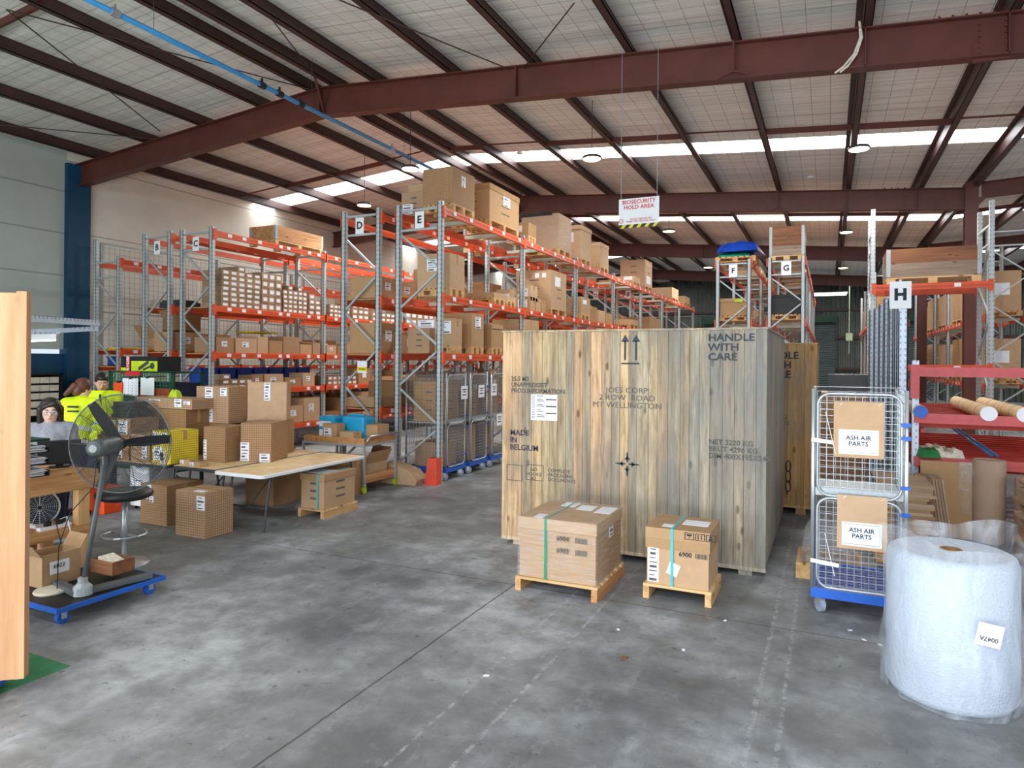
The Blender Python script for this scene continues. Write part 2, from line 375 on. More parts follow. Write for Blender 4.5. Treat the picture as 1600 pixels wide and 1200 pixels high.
def text(name, body, size, mat, parent, loc, face='-y', align='CENTER', roll=0, bold=.0, xs=1, label=None, spacing=1.0):
    cu = bpy.data.curves.new(name, 'FONT'); cu.body = body; cu.size = size; cu.extrude = .0012; cu.align_x = align; cu.align_y = 'CENTER'
    cu.offset = bold*size; cu.space_line = .95; cu.resolution_u = 2; cu.space_character = spacing
    t = bpy.data.objects.new(name, cu); C.objects.link(t)
    dg = bpy.context.evaluated_depsgraph_get(); me = bpy.data.meshes.new_from_object(t.evaluated_get(dg))
    bpy.data.objects.remove(t); me.materials.clear(); me.materials.append(mat)
    o = bpy.data.objects.new(name, me); C.objects.link(o); o.parent = parent; o.location = loc
    e = Matrix.Rotation(roll, 4, 'Z')
    R = Matrix.Rotation({'-y': 0, '+x': P90, '-x': -P90, 'top': 0}[face], 4, 'Z')
    if face != 'top': R = R @ Matrix.Rotation(P90, 4, 'X')
    o.rotation_euler = (R@e).to_euler(); o.scale = (xs, 1, 1)
    if label: o['label'] = label
    return o

# ================================================================== SETTING
def struct(o, label=None): o['kind'] = 'structure'; o['label'] = label or 'part of the building'; return o
XL, XR, YB, YF = -15.6, 14.0, 43.0, -4.0
fl = MB().box(XL-.3, XR+.3, YF-6, YB+.3, -.15, 0).build('floor', M['concrete']); struct(fl, 'stained grey concrete warehouse floor with saw cut joints')
RX = -8.46
def roofz(x):
    if x <= 2.95: return 6.95-.081*abs(x-RX)
    return 6.95-.081*(2.95-RX)+.06*(x-2.95)
PT = .24   # purlin depth
SKY_Y = [(14.85, 15.7), (22.7, 23.6), (31.2, 32.1), (39.0, 39.9), (-1.9, -1.0), (6.2-3.5, 6.2-3.5)]
SKY_Y = SKY_Y[:5]
rb = MB()
xs = [XL-.3, RX, 2.95, XR+.3]
def strip(mb, xa, xb, ya, yb, dz=PT, th=.06):
    za, zb = roofz(xa)+dz, roofz(xb)+dz
    mb.add([(xa, ya, za), (xb, ya, zb), (xb, yb, zb), (xa, yb, za), (xa, ya, za+th), (xb, ya, zb+th), (xb, yb, zb+th), (xa, yb, za+th)],
           [(0, 3, 2, 1), (4, 5, 6, 7), (0, 1, 5, 4), (1, 2, 6, 5), (2, 3, 7, 6), (3, 0, 4, 7)])
ycuts = [YF-.3]+[v for p in sorted(SKY_Y) for v in p]+[YB+.3]
for i in range(0, len(ycuts)-1, 2):
    for a, b_ in zip(xs, xs[1:]): strip(rb, a, b_, ycuts[i], ycuts[i+1])
struct(rb.build('ceiling', M['blanket']), 'pale insulated roof lining held up by wire safety mesh')
for n_, (ya, yb) in enumerate(sorted(SKY_Y)):
    sb = MB()
    for a, b_ in zip(xs, xs[1:]): strip(sb, a, b_, ya, yb, PT+.03, .01)
    o = struct(sb.build('window_%d' % (n_+1), M['skylight']), 'bright translucent skylight strip running across the roof')
# purlins
px_list = [-14.9, -13.25, -11.6, -10.0, -8.75, -8.2, -7.3, -5.75, -4.25, -2.7, -1.2, .38, 1.91, 3.0, 4.6, 6.2, 7.8, 9.4, 11, 12.6]
tn = 1
for x in px_list:
    z = roofz(x); p = MB(); y0, y1 = YF, YB
    p.box(x-.012, x+.0, y0, y1, z, z+PT).box(x-.01, x+.10, y0, y1, z, z+.012).box(x-.09, x, y0, y1, z+PT-.012, z+PT).box(x+.088, x+.10, y0, y1, z, z+.035)
    struct(p.build('trim_%d' % tn, M['purlin']), 'dark brown steel roof purlin'); tn += 1
# bridging bars between purlins
brg = MB()
for yy in (5.7-.05, 13.75, 21.7, 29.7, 37.5):
    for i in range(len(px_list)-1):
        a, b_ = px_list[i], px_list[i+1]
        if b_-a < .7: continue
        k = i % 3
        za, zb = roofz(a), roofz(b_)
        if k == 0: brg.bar((a, yy, za+.1), (b_, yy, zb+.1), .02, .03)
        else: brg.bar((a, yy, za+.05), (b_, yy, zb+.05), .05, .10)
struct(brg.build('trim_%d' % tn, M['steel']), 'short bridging bars between the roof purlins'); tn += 1
# rafters: I beams following the roof
def ibeam_path(mb, pts, depth, fw, ft=.018, wt=.014):
    for (xa, za, da), (xb, zb, db) in zip(pts, pts[1:]):
        def slab(y0, y1, t0a, t1a, t0b, t1b):
            mb.add([(xa, y0, t0a), (xb, y0, t0b), (xb, y1, t0b), (xa, y1, t0a), (xa, y0, t1a), (xb, y0, t1b), (xb, y1, t1b), (xa, y1, t1a)],
                   [(0, 3, 2, 1), (4, 5, 6, 7), (0, 1, 5, 4), (1, 2, 6, 5), (2, 3, 7, 6), (3, 0, 4, 7)])
        Y = mb.Y
        slab(Y-fw/2, Y+fw/2, za-ft, za, zb-ft, zb); slab(Y-fw/2, Y+fw/2, za-da, za-da+ft, zb-db, zb-db+ft)
        slab(Y-wt/2, Y+wt/2, za-da, za, zb-db, zb)
RAF_Y = [9.7, 18.5, 27.3, 36.0, 1.0]
for Y in RAF_Y:
    mb = MB(); mb.Y = Y
    d0 = .50
    ibeam_path(mb, [(XL, roofz(XL), d0), (RX, roofz(RX), d0+.02), (2.95-.1, roofz(2.85), d0)], d0, .2)
    ibeam_path(mb, [(3.15, roofz(3.15)+.1, .36), (XR, roofz(XR)+.0, .36)], .36, .16)
    for xx in (RX-.0, -4.5, .4, 1.9):        # stiffeners, splice plates and bolts
        mb.box(xx-.008, xx+.008, Y-.1, Y+.1, roofz(xx)-d0, roofz(xx))
    mb.box(1.55, 1.95, Y-.02, Y+.02, roofz(1.75)-d0-.03, roofz(1.75)-d0+.2)
    for k in range(6):
        for s2 in (1.62, 1.88):
            mb.tube([(s2, Y-.035, roofz(1.75)-.08-.07*k), (s2, Y+.035, roofz(1.75)-.08-.07*k)], .014, 6)
        mb.tube([(1.2+.14*k, Y-.06, roofz(1.2+.14*k)+.0), (1.2+.14*k, Y-.06, roofz(1.2+.14*k)+.035)], .014, 6)
    # fly brace at ridge and at one purlin
    mb.bar((RX+.25, Y-.5, roofz(RX)), (RX+.05, Y-.02, roofz(RX)-d0+.05), .035, .035)
    mb.bar((-1.2, Y-.12, roofz(-1.2)+.12), (-1.2, Y-.12, roofz(-1.2)-d0+.06), .05, .03)
    mb.bar((-1.4, Y-.14, roofz(-1.2)-d0+.0), (-1.2, Y-.14, roofz(-1.2)-d0+.07), .02, .02).bar((-1.0, Y-.14, roofz(-1.2)-d0+.0), (-1.2, Y-.14, roofz(-1.2)-d0+.07), .02, .02)
    struct(mb.build('trim_%d' % tn, M['steel']), 'red brown steel roof rafter across the building'); tn += 1
    cb = MB()
    x = 2.95; z1 = roofz(x)+.12
    cb.box(x-.13, x+.13, Y-.125, Y-.11, 0, z1).box(x-.13, x+.13, Y+.11, Y+.125, 0, z1).box(x-.008, x+.008, Y-.11, Y+.11, 0, z1)
    cb.box(x-.2, x+.2, Y-.2, Y+.2, 0, .02)
    cb.prism([(x+.13, z1-.36), (x+.3, z1-.36), (x+.13, z1-.55)], Y-.1, Y+.1)
    struct(cb.build('trim_%d' % tn, M['steel_red' if False else 'steel']), 'red brown steel column standing between the racks'); tn += 1
# bracing rods under roof
rod = MB()
def roofpt(px, py):
    z = 6.6
    for _ in range(12): p = atZ(px, py, z); z = roofz(p.x)-.03
    return atZ(px, py, z)
for a_, b_ in (((897, 5), (818, 106)), ((530, 0), (795, 108)), ((10, 15), (485, 140)), ((10, 15), (250, 205)), ((0, 195), (240, 217)), ((425, 30), (492, 118)), ((640, 250), (560, 205))):
    rod.tube([roofpt(*a_), roofpt(*b_)], .010, 6)
struct(rod.build('trim_%d' % tn, M['purlin']), 'thin steel cross bracing rods under the roof'); tn += 1
# walls
struct(MB().box(XL-.15, XL, YF, 9.45, 2.15, 7).build('wall_left', M['wallpanel']), 'grey green precast panel wall on the left')
w2 = MB().box(XL-.15, XL+.01, YF, 9.45, 0, 2.05).build('wall_left_lower', M['teal']); struct(w2, 'dark teal lower band of the left wall')
struct(MB().box(XL-.15, XL+.12, 9.40, 9.92, 0, 6.35).build('trim_%d' % tn, M['teal']), 'dark teal painted column at the end of the left wall'); tn += 1
struct(MB().box(XL-.15, XL, 9.45, YB, 0, 7).build('wall_left_rear', M['wallwhite']), 'warm white wall behind the left racks')
struct(MB().box(XL, XR, YB, YB+.15, 0, 7.2).build('wall_back', M['corrugated']), 'dark green corrugated rear wall')
struct(MB().box(XR, XR+.15, YF, YB, 0, 7.4).build('wall_right', M['corrugated']), 'dark green corrugated right wall')
fw = MB().box(XL, -11, YF-.15, YF, 0, 7.2).box(5, XR, YF-.15, YF, 0, 7.2).box(-11, 5, YF-.15, YF, 5.6, 7.2)
struct(fw.build('wall_front', M['corrugated']), 'front wall around the open loading door')
gir = MB()
for z in (1.6, 3.4, 5.0): gir.box(XL, XR, YB-.1, YB, z, z+.14)
struct(gir.build('trim_%d' % tn, M['purlin']), 'dark steel girts along the rear wall'); tn += 1
# roller shutters
for n_, (xa, xb) in enumerate(((-1.1, .35), (2.9, 5.4), (-7, -4.5))):
    d = thing('door_%d' % (n_+1), 'grey roller shutter door in the corrugated rear wall', 'door', (0, 0, 0), kind='structure')
    MB().box(xa, xb, YB-.16, YB-.11, 0, 4.4).build('shutter_curtain', M['shutter'], d)
    MB().box(xa-.05, xb+.05, YB-.4, YB-.11, 4.35, 4.75).build('shutter_box', M['darkgreen'], d)

# ================================================================== ceiling services
pp = thing('air_pipe', 'blue compressed air pipe running under the roof beside the ridge', 'pipe', (-7.55, 0, 5.98))
MB().tube([(0, 1.0, 0), (0, 12.6, 0)], .033, 12).build('pipe', M['pipeblue'], pp, smooth=True)
for y in (2.6, 5.1, 7.35, 7.7, 8.15, 10.6):
    MB().tube([(0, y-.05, 0), (0, y+.05, 0)], .05, 10).box(-.015, .015, y-.01, y+.01, 0, .1).build('pipe_clamp', M['black' if 7 < y < 8.5 else 'chrome'], pp)
for i_, y in enumerate((5.6, 9.0-.6, 11.0)):
    MB().tube([(0, y, 0), (0, y, .82)], .004, 4).build('hanger_wire', M['char'], pp)
def bay_light(x, y, z, lab):
    t = thing('high_bay_light', lab, 'light', (x, y, z), group='round high bay lights under the roof')
    MB().lathe([(.04, .06), (.17, .035), (.185, .0), (.178, -.012)], 20).build('housing', M['char'], t, smooth=True)
    MB().lathe([(.165, -.013), (.16, -.02)], 20).build('lens', M['ledglow'], t)
    MB().tube([(0, 0, .05), (0, 0, roofz(x)+PT-.03-z)], .006, 6).build('suspension', M['char'], t)
    l = bpy.data.lights.new('bay_lamp', 'AREA'); l.shape = 'DISK'; l.size = .32; l.energy = BAY_W; l.color = (1, .99, .95)
    lo = bpy.data.objects.new('lamp', l); C.objects.link(lo); lo.parent = t; lo.location = (0, 0, -.05)
    return t
for x, y, lab in ((-3.98, 11.86, 'round bright high bay light above the gap between rack E and the hanging sign'),
                  (.46, 13.2, 'round bright high bay light nearest the right edge, under the first skylight'),
                  (-7.44, 11.06, 'round bright high bay light at the ridge above the carton end of rack E'),
                  (-4.15, 19.29, 'small high bay light just right of the hanging biosecurity sign'),
                  (.44, 21.4, 'small high bay light above rack G near the second skylight'),
                  (-10.2, 13.2, 'high bay light over rack C near the left wall'),
                  (.5, 29.3, 'small far high bay light left of the tall upright post'),
                  (-4.3, 27.2, 'small far high bay light above the far end of rack E'),
                  (8, 13, 'high bay light over the right hand bay'), (8, 22, 'high bay light over the far right hand bay'),
                  (-10.2, 21.0, 'high bay light over the far part of rack C'),
                  (-9.1, 16.0, 'high bay light over the aisle between racks C and D')):
    bay_light(x, y, 5.72, lab)
sm = MB().lathe([(.07, .0), (.09, -.02), (.07, -.05)], 14)
sd = sm.mesh('smoke_detector', M['white'])
for px, py, lab in ((812, 283, 'small round white detector on the roof left of the hanging sign'), (1267, 287, 'small white detector on the roof above rack G')):
    p = atZ(px, py, 6.35); o = inst(sd, 'smoke_detector', None, (p.x, p.y, roofz(p.x)+PT)); tag(o, lab, 'detector')
tb = thing('tube_light', 'white fluorescent tube light near the rear wall', 'light', (-.35, 33.0, 5.05))
MB().box(-1.1, 1.1, -.07, .07, 0, .08).build('housing', M['white'], tb); MB().tube([(-1.05, 0, -.02), (1.05, 0, -.02)], .045, 8).build('tube', M['tubeglow'], tb)
for xx in (-.8, .8): MB().tube([(xx, 0, .08), (xx, 0, roofz(xx-.35)+PT-.03-5.05)], .008, 4).build('hanger', M['char'], tb)
cb_ = thing('looped_cable', 'white cable looped over the near roof rafter at right', 'cable', (.15, 9.64, 5.9))
for k in range(2):
    MB().tube([(.18+.0*k, -.02, .42), (.19+.02*k, -.04, .2), (.12+.03*k, -.05, 0), (-.0+.05*k, -.05, -.14), (-.1+.06*k, -.04, -.2)], .013, 6).build('cable_strand', M['rope'], cb_)
# hanging sign
sg = thing('hanging_sign', 'white BIOSECURITY HOLD AREA sign hung from the roof above the crates', 'sign', (-2.45, 9.4, 4.08))
MB().box(-.29, .29, -.006, .006, -.21, .21).build('sign_board', M['white'], sg)
st = MB(); st.box(-.29, .29, -.009, -.006, -.21, -.16); st.build('black_stripe', M['black'], sg)
st = MB()
for k in range(5):
    x = -.265+.115*k; st.prism([(x, -.21), (x+.05, -.21), (x+.09, -.16), (x+.04, -.16)], -.0112, -.009)
st.build('yellow_stripe', M['signyellow'], sg)
text('sign_lettering', 'BIOSECURITY\nHOLD AREA', .079, M['signred'], sg, (0, -.0075, .12), bold=.02)
text('sign_lettering', 'ACCESS RESTRICTED\nPERMITTED PERSONS ONLY', .034, M['signred'], sg, (.03, -.0075, -.105), bold=.01)
MB().tube([(-.255, -.010, -.105), (-.255, -.0065, -.105)], .032, 14).build('prohibition_symbol', M['signred'], sg)
MB().tube([(-.255, -.0112, -.105), (-.255, -.010, -.105)], .022, 14).build('prohibition_centre', M['white'], sg)
for x in (-.26, .26): MB().tube([(x, 0, .2), (x, 0, 2.4)], .0045, 5).build('hanging_wire', M['mesh_dark'], sg)

# ================================================================== racks
BAY = 3.15
mesh_cache = {}
def post_mesh(h, mat, along='y', w_=.09, d=.07):
    k = ('post', round(h, 2), mat, along)
    if k not in mesh_cache:
        m = MB()
        if along == 'y': m.box(-w_/2, w_/2, -d/2, -d/2+.012, 0, h).box(-w_/2, -w_/2+.012, -d/2, d/2, 0, h).box(w_/2-.012, w_/2, -d/2, d/2, 0, h).box(-.055, .055, -.055, .055, 0, .008)
        else: m.box(-d/2, -d/2+.012, -w_/2, w_/2, 0, h).box(-d/2, d/2, -w_/2, -w_/2+.012, 0, h).box(-d/2, d/2, w_/2-.012, w_/2, 0, h).box(-.055, .055, -.055, .055, 0, .008)
        mesh_cache[k] = m.mesh('post', M[mat])
    return mesh_cache[k]
def frame_brace(wd, h, mat, flip=False, step=.62):
    k = ('br', round(wd, 2), round(h, 2), mat, flip)
    if k not in mesh_cache:
        m = MB(); m.bar((0, .01, h-.1), (wd, .01, h-.1), .03, .035).bar((0, .01, h-.42), (wd, .01, h-.42), .03, .035)
        z = h-.46; sd = flip
        while z-step > .15:
            a, b_ = (wd, 0) if sd else (0, wd)
            m.bar((a, .015, z), (b_, .015, z-step), .03, .03); z -= step+.01; sd = not sd
        m.bar((0, .01, .12), (wd, .01, .12), .03, .035)
        mesh_cache[k] = m.mesh('bracing', M[mat])
    return mesh_cache[k]
def beam_mesh(L, mat='orange', side=1, tags=4, h=.11):
    k = ('beam', round(L, 2), mat, side, tags, h)
    if k not in mesh_cache:
        m = MB(); m.box(-.025, .025, 0, L, -h, 0).box(-.03*1, .03, -.02, .05, -h-.06, .03).box(-.03, .03, L-.05, L+.02, -h-.06, .03)
        m.box(-.032*side if side < 0 else .0, 0 if side < 0 else .032, .02, L-.02, -h*.45, -h*.2)
        m.cur = 1
        for i in range(tags):
            y = L*(i+.55)/tags+random.uniform(-.12, .12); x = .033*side
            m.box(min(x, x+.002*side), max(x, x+.002*side), y-.05, y+.05, -h*.75, -h*.15)
        mesh_cache[k] = m.mesh('beam', [M[mat], M['paper']])
    return mesh_cache[k]
def bar_mesh(wd, mat='bar'):
    k = ('sb', round(wd, 2), mat)
    if k not in mesh_cache: mesh_cache[k] = MB().box(.02, wd-.02, -.05, .05, -.06, 0).mesh('support_bar', M[mat])
    return mesh_cache[k]
def rack(name, label, x0, x1, ys, levels, h, letter=None, beammat='orange', postmat='galv', bars=True, skip=(), plates=((0, ),), mode='full', tagn=5):
    t = thing(name, label, 'pallet rack', (x0, ys[0], 0)); wd = x1-x0
    y0 = ys[0]
    for i, y in enumerate(ys):
        for xx in (0, wd):
            hh = h[1] if isinstance(h, tuple) and xx > 0 else (h[0] if isinstance(h, tuple) else h)
            inst(post_mesh(hh, postmat), 'post', t, (xx, y-y0, 0))
        inst(frame_brace(wd, min(h) if isinstance(h, tuple) else h, 'galv_plain', name == 'x'), 'bracing', t, (0, y-y0, 0))
    for i in range(len(ys)-1):
        for li, z in enumerate(levels):
            if (i, li) in skip: continue
            L = ys[i+1]-ys[i]
            inst(beam_mesh(L, beammat, -1, tagn), 'beam', t, (-.045, y0*0+ys[i]-y0, z)); inst(beam_mesh(L, beammat, 1, tagn), 'beam', t, (wd+.045, ys[i]-y0, z))
            if bars:
                for q in (.3, .7): inst(bar_mesh(wd), 'support_bar', t, (0, ys[i]-y0+L*q, z-.03))
    return t
def plate(t, s_, x, y, z, w_=.17, h=.27, size=.17, up=0):
    p = MB().box(x-w_/2, x+w_/2, y-.006, y, z-h/2, z+h/2).build('letter_plate', M['white'], t); p['label'] = 'white plate with the letter '+s_
    l = text('plate_letter', s_, size, M['ink'], p, (x, y-.008, z), bold=.03)
YR = [9.2+BAY*i for i in range(8)]
LV = [2.07, 3.01, 4.40]
rE = rack('pallet_rack', 'long orange and grey pallet rack with letter E plate, loaded with big cartons', -6.40, -5.60, YR, LV, 4.5)
plate(rE, 'E', .43, -.05, 4.22); plate(rE, 'E', .4, 4*BAY-.05, 4.2)
rD = rack('pallet_rack', 'orange and grey pallet rack with letter D plate, back to back with rack E', -7.52, -6.80, YR, [1.15]+LV, 4.5, bars=False)
plate(rD, 'D', .36, -.05, 4.22); plate(rD, 'D', .4, 4*BAY-.05, 4.2)
ws = thing('warning_sign', 'small white and yellow warning notice tied to the front frame of rack D', 'sign', (-7.12, 9.192, 1.84))
MB().box(-.1, .1, -.004, .0, -.10, .10).build('notice_sheet', M['white'], ws); MB().box(-.1, .1, -.006, -.004, -.07, 0).build('yellow_panel', M['signyellow'], ws)
MB().box(-.07, .07, -.0075, -.006, -.043, -.028).build('notice_print', M['ink'], ws)
LC = [.55, 1.36, 2.08, 2.98, 4.42]
rC = rack('pallet_rack', 'orange shelving rack with letter C plate, shelves packed with small cartons', -11.5, -10.7, YR, LC, 4.5, bars=False, tagn=7)
plate(rC, 'C', .42, -.05, 4.18, .17, .27)
rB = rack('pallet_rack', 'orange and grey pallet rack with letter B plate, nearly empty top shelves', -12.6, -11.86, YR[:6], [.9, 2.1, 3.0, 4.42], 4.5, bars=False)
plate(rB, 'B', .42, -.05, 4.18, .17, .27)
rA = rack('pallet_rack', 'orange rack against the mesh screen on the left wall', -14.16, -13.4, YR[:6], [1.8, 2.15, 4.02], (4.5, 4.08), bars=False)
# shelf decks (boards lie on the beams: parts)
for r, x0, x1, lv, nb in ((rC, -11.5, -10.7, LC[:4], 7), (rD, -7.52, -6.8, [1.15, 2.07, 3.01], 7), (rB, -12.6, -11.86, [.9, 2.1], 5), (rA, -14.16, -13.4, [1.8, 2.15], 5)):
    for i in range(nb):
        for z in lv: MB().box(.03, x1-x0-.03, YR[i]-9.2+.05, YR[i+1]-9.2-.05, z-.03, z-.012).build('shelf_deck', M['pine_y'], r)
# F and G racks and others further back
YG = [17.3+BAY*i for i in range(5)]
rF = rack('pallet_rack', 'grey framed pallet rack with letter F plate, blue tarpaulin on top', -2.5, -1.76, YG, [1.5, 3.0, 4.45], 4.5, postmat='galv_plain')
plate(rF, 'F', .37, -.05, 4.22, .2, .31, .17)
rG = rack('pallet_rack', 'grey framed pallet rack with letter G plate, dark timber crate on top', -1.29, -.55, YG, [1.5, 3.0, 4.45], 4.5, postmat='galv_plain')
plate(rG, 'G', .37, -.05, 4.22, .22, .33, .19); plate(rG, 'G', .5, BAY-.05, 3.55, .2, .3, .17)
# H rack: beams run left-right
def xrack(label, xs_, y0, y1, levels, h, hts=None, beammat='orange'):
    t = thing('pallet_rack', label, 'pallet rack', (xs_[0], y0, 0))
    for i, x in enumerate(xs_):
        for y in (y0, y1): inst(post_mesh(h, 'galv', 'x'), 'post', t, (x-xs_[0], y-y0, 0))
        b_ = inst(frame_brace(y1-y0, h-.3, 'galv_plain'), 'bracing', t, (x-xs_[0], 0, 0), P90)
    for i in range(len(xs_)-1):
        L = xs_[i+1]-xs_[i]
        for z in levels:
            for y, sd_ in ((-.045, -1), (y1-y0+.045, 1)):
                inst(beam_mesh(L, beammat, -sd_, 2), 'beam', t, (0, y, z), -P90)
    return t
rH = xrack('tall grey pallet rack carrying a timber crate, behind the letter H sign', [.72, 2.5], 13.8, 14.8, [3.38, 1.95], 4.75)
rI = xrack('orange beamed pallet rack at the right edge holding cartons', [3.3, 6.1, 8.9], 13.9, 14.9, [3.55, 2.6, 1.6], 4.4)
rJ = rack('pallet_rack', 'grey green pallet rack with cartons beyond the brown steel column', 3.3, 4.1, [18.6+2.8*i for i in range(6)], [1.5, 3.1], 5.1, beammat='orange')
rK = rack('pallet_rack', 'far pallet rack left of the tall H rack posts', 1.2, 2.0, [22+2.8*i for i in range(4)], [1.5, 3.2], 4.6)

# ================================================================== cartons
def pallet(x, y, z, w_, d, lab, mat='pallet', h=.12, rot=0, group=None, two=False, matx=None):
    t = thing('wooden_pallet', lab, 'pallet', (x, y, z), rot, group)
    k = ('pal', round(w_, 2), round(d, 2), h, mat)
    if k not in mesh_cache:
        s_ = []
        n = 7; bw = w_/n*.74
        tp = MB()
        for i in range(n):
            xx = -w_/2+bw/2+(w_-bw)*i/(n-1); tp.box(xx-bw/2, xx+bw/2, -d/2, d/2, h-.02, h)
        s_.append(('deck_board', tp.mesh('deck_board', M[mat])))
        for yy in (-d/2+.05, 0, d/2-.05):
            bl = MB()
            bl.box(-w_/2, w_/2, yy-.05, yy+.05, h-.04, h-.02)
            for xx in (-w_/2+.06, 0, w_/2-.06): bl.box(xx-.06, xx+.06, yy-.045, yy+.045, .018, h-.04)
            bl.box(-w_/2, w_/2, yy-.045, yy+.045, 0, .018)
            s_.append(('bearer', bl.mesh('bearer', M[mat])))
        mesh_cache[k] = s_
    for nm, me in mesh_cache[k]: inst(me, nm, t)
    return t
cm_cache = {}
def carton(x, y, z, w_, d, h, lab, mat='kraft', rot=0, labels=(), tape=True, lid=False, open_=False, group=None, name='carton', cat='carton', strap=None, bands=False, boards=False):
    """x,y = centre of base"""
    b_ = MB(); e = .004
    if open_:
        t_ = .008
        b_.box(-w_/2, w_/2, -d/2, d/2, 0, t_).box(-w_/2, w_/2, -d/2, -d/2+t_, 0, h).box(-w_/2, w_/2, d/2-t_, d/2, 0, h).box(-w_/2, -w_/2+t_, -d/2, d/2, 0, h).box(w_/2-t_, w_/2, -d/2, d/2, 0, h)
    else:
        b_.box(-w_/2, w_/2, -d/2, d/2, 0, h-e)
        # four closing flaps, a fine gap along the middle
        b_.box(-w_/2, w_/2, -d/2, -.0015, h-e, h).box(-w_/2, w_/2, .0015, d/2, h-e, h)
    o = b_.build(name, M[mat], None, (x, y, z), rot, bevel=.004 if max(w_, d, h) > .25 and y < 9 else 0)
    tag(o, lab, cat, group)
    if lid:
        lh = min(.1, h*.18); g = .012
        MB().box(-w_/2-g, w_/2+g, -d/2-g, d/2+g, h-lh, h+.008).build('lid', M[mat], o, bevel=.004)
    if open_:
        fl_ = MB(); hf = d*.38
        R1 = Matrix.Rotation(math.radians(-50), 3, 'X'); R2 = Matrix.Rotation(math.radians(35), 3, 'X')
        fl_.obox((0, -d/2-hf*.32, h+hf*.3), w_*.98, hf, .006, Matrix.Rotation(math.radians(-55), 3, 'X'))
        fl_.obox((0, d/2+hf*.25, h+hf*.38), w_*.98, hf, .006, Matrix.Rotation(math.radians(60), 3, 'X'))
        if w_ > .3: fl_.obox((w_/2+hf*.2, 0, h+hf*.36), .006, d*.96, hf*.9, Matrix.Rotation(math.radians(28), 3, 'Y'))
        fl_.build('flap', M[mat], o)
    elif tape and not lid:
        tp = MB().box(-w_/2-.001, w_/2+.001, -.025, .025, h, h+.0015).box(w_/2, w_/2+.0015, -.025, .025, h*.72, h+.0015).box(-w_/2-.0015, -w_/2, -.025, .025, h*.72, h+.0015)
        tp.build('packing_tape', M['tape'], o)
    for (fc, u0, u1, v0, v1) in labels:     # fractions on face
        l_ = MB(); g = .003
        if fc == '-y': l_.box(-w_/2+w_*u0, -w_/2+w_*u1, -d/2-g, -d/2, h*v0, h*v1)
        elif fc == '+x': l_.box(w_/2, w_/2+g, -d/2+d*u0, -d/2+d*u1, h*v0, h*v1)
        else: l_.box(-w_/2+w_*u0, -w_/2+w_*u1, -d/2+d*v0, -d/2+d*v1, h+(.008 if lid else 0), h+g+(.008 if lid else 0))
        lo = l_.build('shipping_label', M['paper'], o)
        if y < 13 and fc != 'top':
            lw = (w_ if fc == '-y' else d)*(u1-u0); lh_ = h*(v1-v0); tb_ = MB()
            nrow = max(2, int(lh_/.035))
            for q in range(nrow):
                zz = h*v1-lh_*(q+.5)/nrow; t0 = random.uniform(.1, .2); t1 = random.uniform(.5, .9); th = lh_/nrow*.13*(2.2 if q % 3 == 1 else 1)
                if fc == '-y': a0 = -w_/2+w_*u0; tb_.box(a0+lw*t0, a0+lw*t1, -d/2-g-.001, -d/2-g, zz-th, zz+th)
                else: a0 = -d/2+d*u0; tb_.box(w_/2+g, w_/2+g+.001, a0+lw*t0, a0+lw*t1, zz-th, zz+th)
            tb_.build('label_print', M['inkfaded'], lo)
    if bands:
        pr = MB()
        for q in range(2 if h < .4 else 3):
            zz = h*(.3+.22*q); pr.box(w_/2, w_/2+.0012, -d*.12, d*.16, zz-.012, zz+.012); pr.box(-w_*.1, w_*.16, -d/2-.0012, -d/2, zz-.012, zz+.012)
        pr.build('printed_marking', M['inkfaded'], o)
    if strap:
        s_ = MB(); u = strap[0]; xx = -w_/2+w_*u; g = .003+(.012 if lid else 0); z0 = 0 if not lid else -0.0
        s_.box(xx-.01, xx+.01, -d/2-g-.002, -d/2-g+.002, 0, h+.01).box(xx-.01, xx+.01, -d/2-g, d/2+g, h+.008, h+.012)
        s_.build('strap', M[strap[1]], o)
    return o
def face_y(xa, xb, yt, Y, z0, d, lab, **k):      # carton whose camera-side face spans pixels xa..xb at plane Y
    a, b_ = atY(xa, yt, Y), atY(xb, yt, Y); h = (a.z+b_.z)/2-z0
    return carton((a.x+b_.x)/2, Y+d/2, z0, b_.x-a.x, d, h, lab, **k)
def face_x(xa, xb, yt, X, z0, w_, lab, hmin=.08, **k):    # carton whose aisle-side face spans pixels xa..xb at plane X
    a, b_ = atX(xa, yt, X), atX(xb, yt, X); h = max(hmin, atX((xa+xb)/2, yt, X).z-z0)
    return carton(X-w_/2, (a.y+b_.y)/2, z0, w_, b_.y-a.y, h, lab, **k)

# --- rack E top level
XE = -5.56
PLAB = 'wooden pallet under the %s on the top level of rack E'
def pal_under(o, desc, h=.12, mat='pallet', grp=None):
    w_ = o.dimensions.x if o.dimensions.x else .8
    return None
def loaded(xa, xb, yt, z, w_, lab, short, X=XE, ph=.13, lev='top level of rack E', pmat='pallet', **k):
    a, b_ = atX(xa, yt, X), atX(xb, yt, X)
    pallet(X-w_/2, (a.y+b_.y)/2, z, w_, b_.y-a.y, 'timber pallet under the %s, %s' % (short, lev), mat=pmat, h=ph)
    return face_x(xa, xb, yt, X, z+ph, w_, lab, **k)
T = 4.405
loaded(708, 742, 268, T, .58, 'big square grid-printed carton nearest the end of the top level of rack E', 'big square grid-printed carton', mat='kraft_grid', tape=False, labels=[('+x', .38, .56, .55, .85)])
loaded(765, 811, 298, T, .80, 'large lidded carton with an address sheet, second on top of rack E', 'large lidded carton', lid=True, labels=[('+x', .45, .68, .55, .85)], bands=True)
loaded(826, 838, 350, T, .5, 'small labelled carton right of the big lidded carton on top of rack E', 'small labelled carton', labels=[('-y', .2, .7, .3, .8)])
o = loaded(873, 893, 338, T, .92, 'tall film-wrapped carton with black sheeting over its top on rack E', 'film-wrapped carton', tape=False)
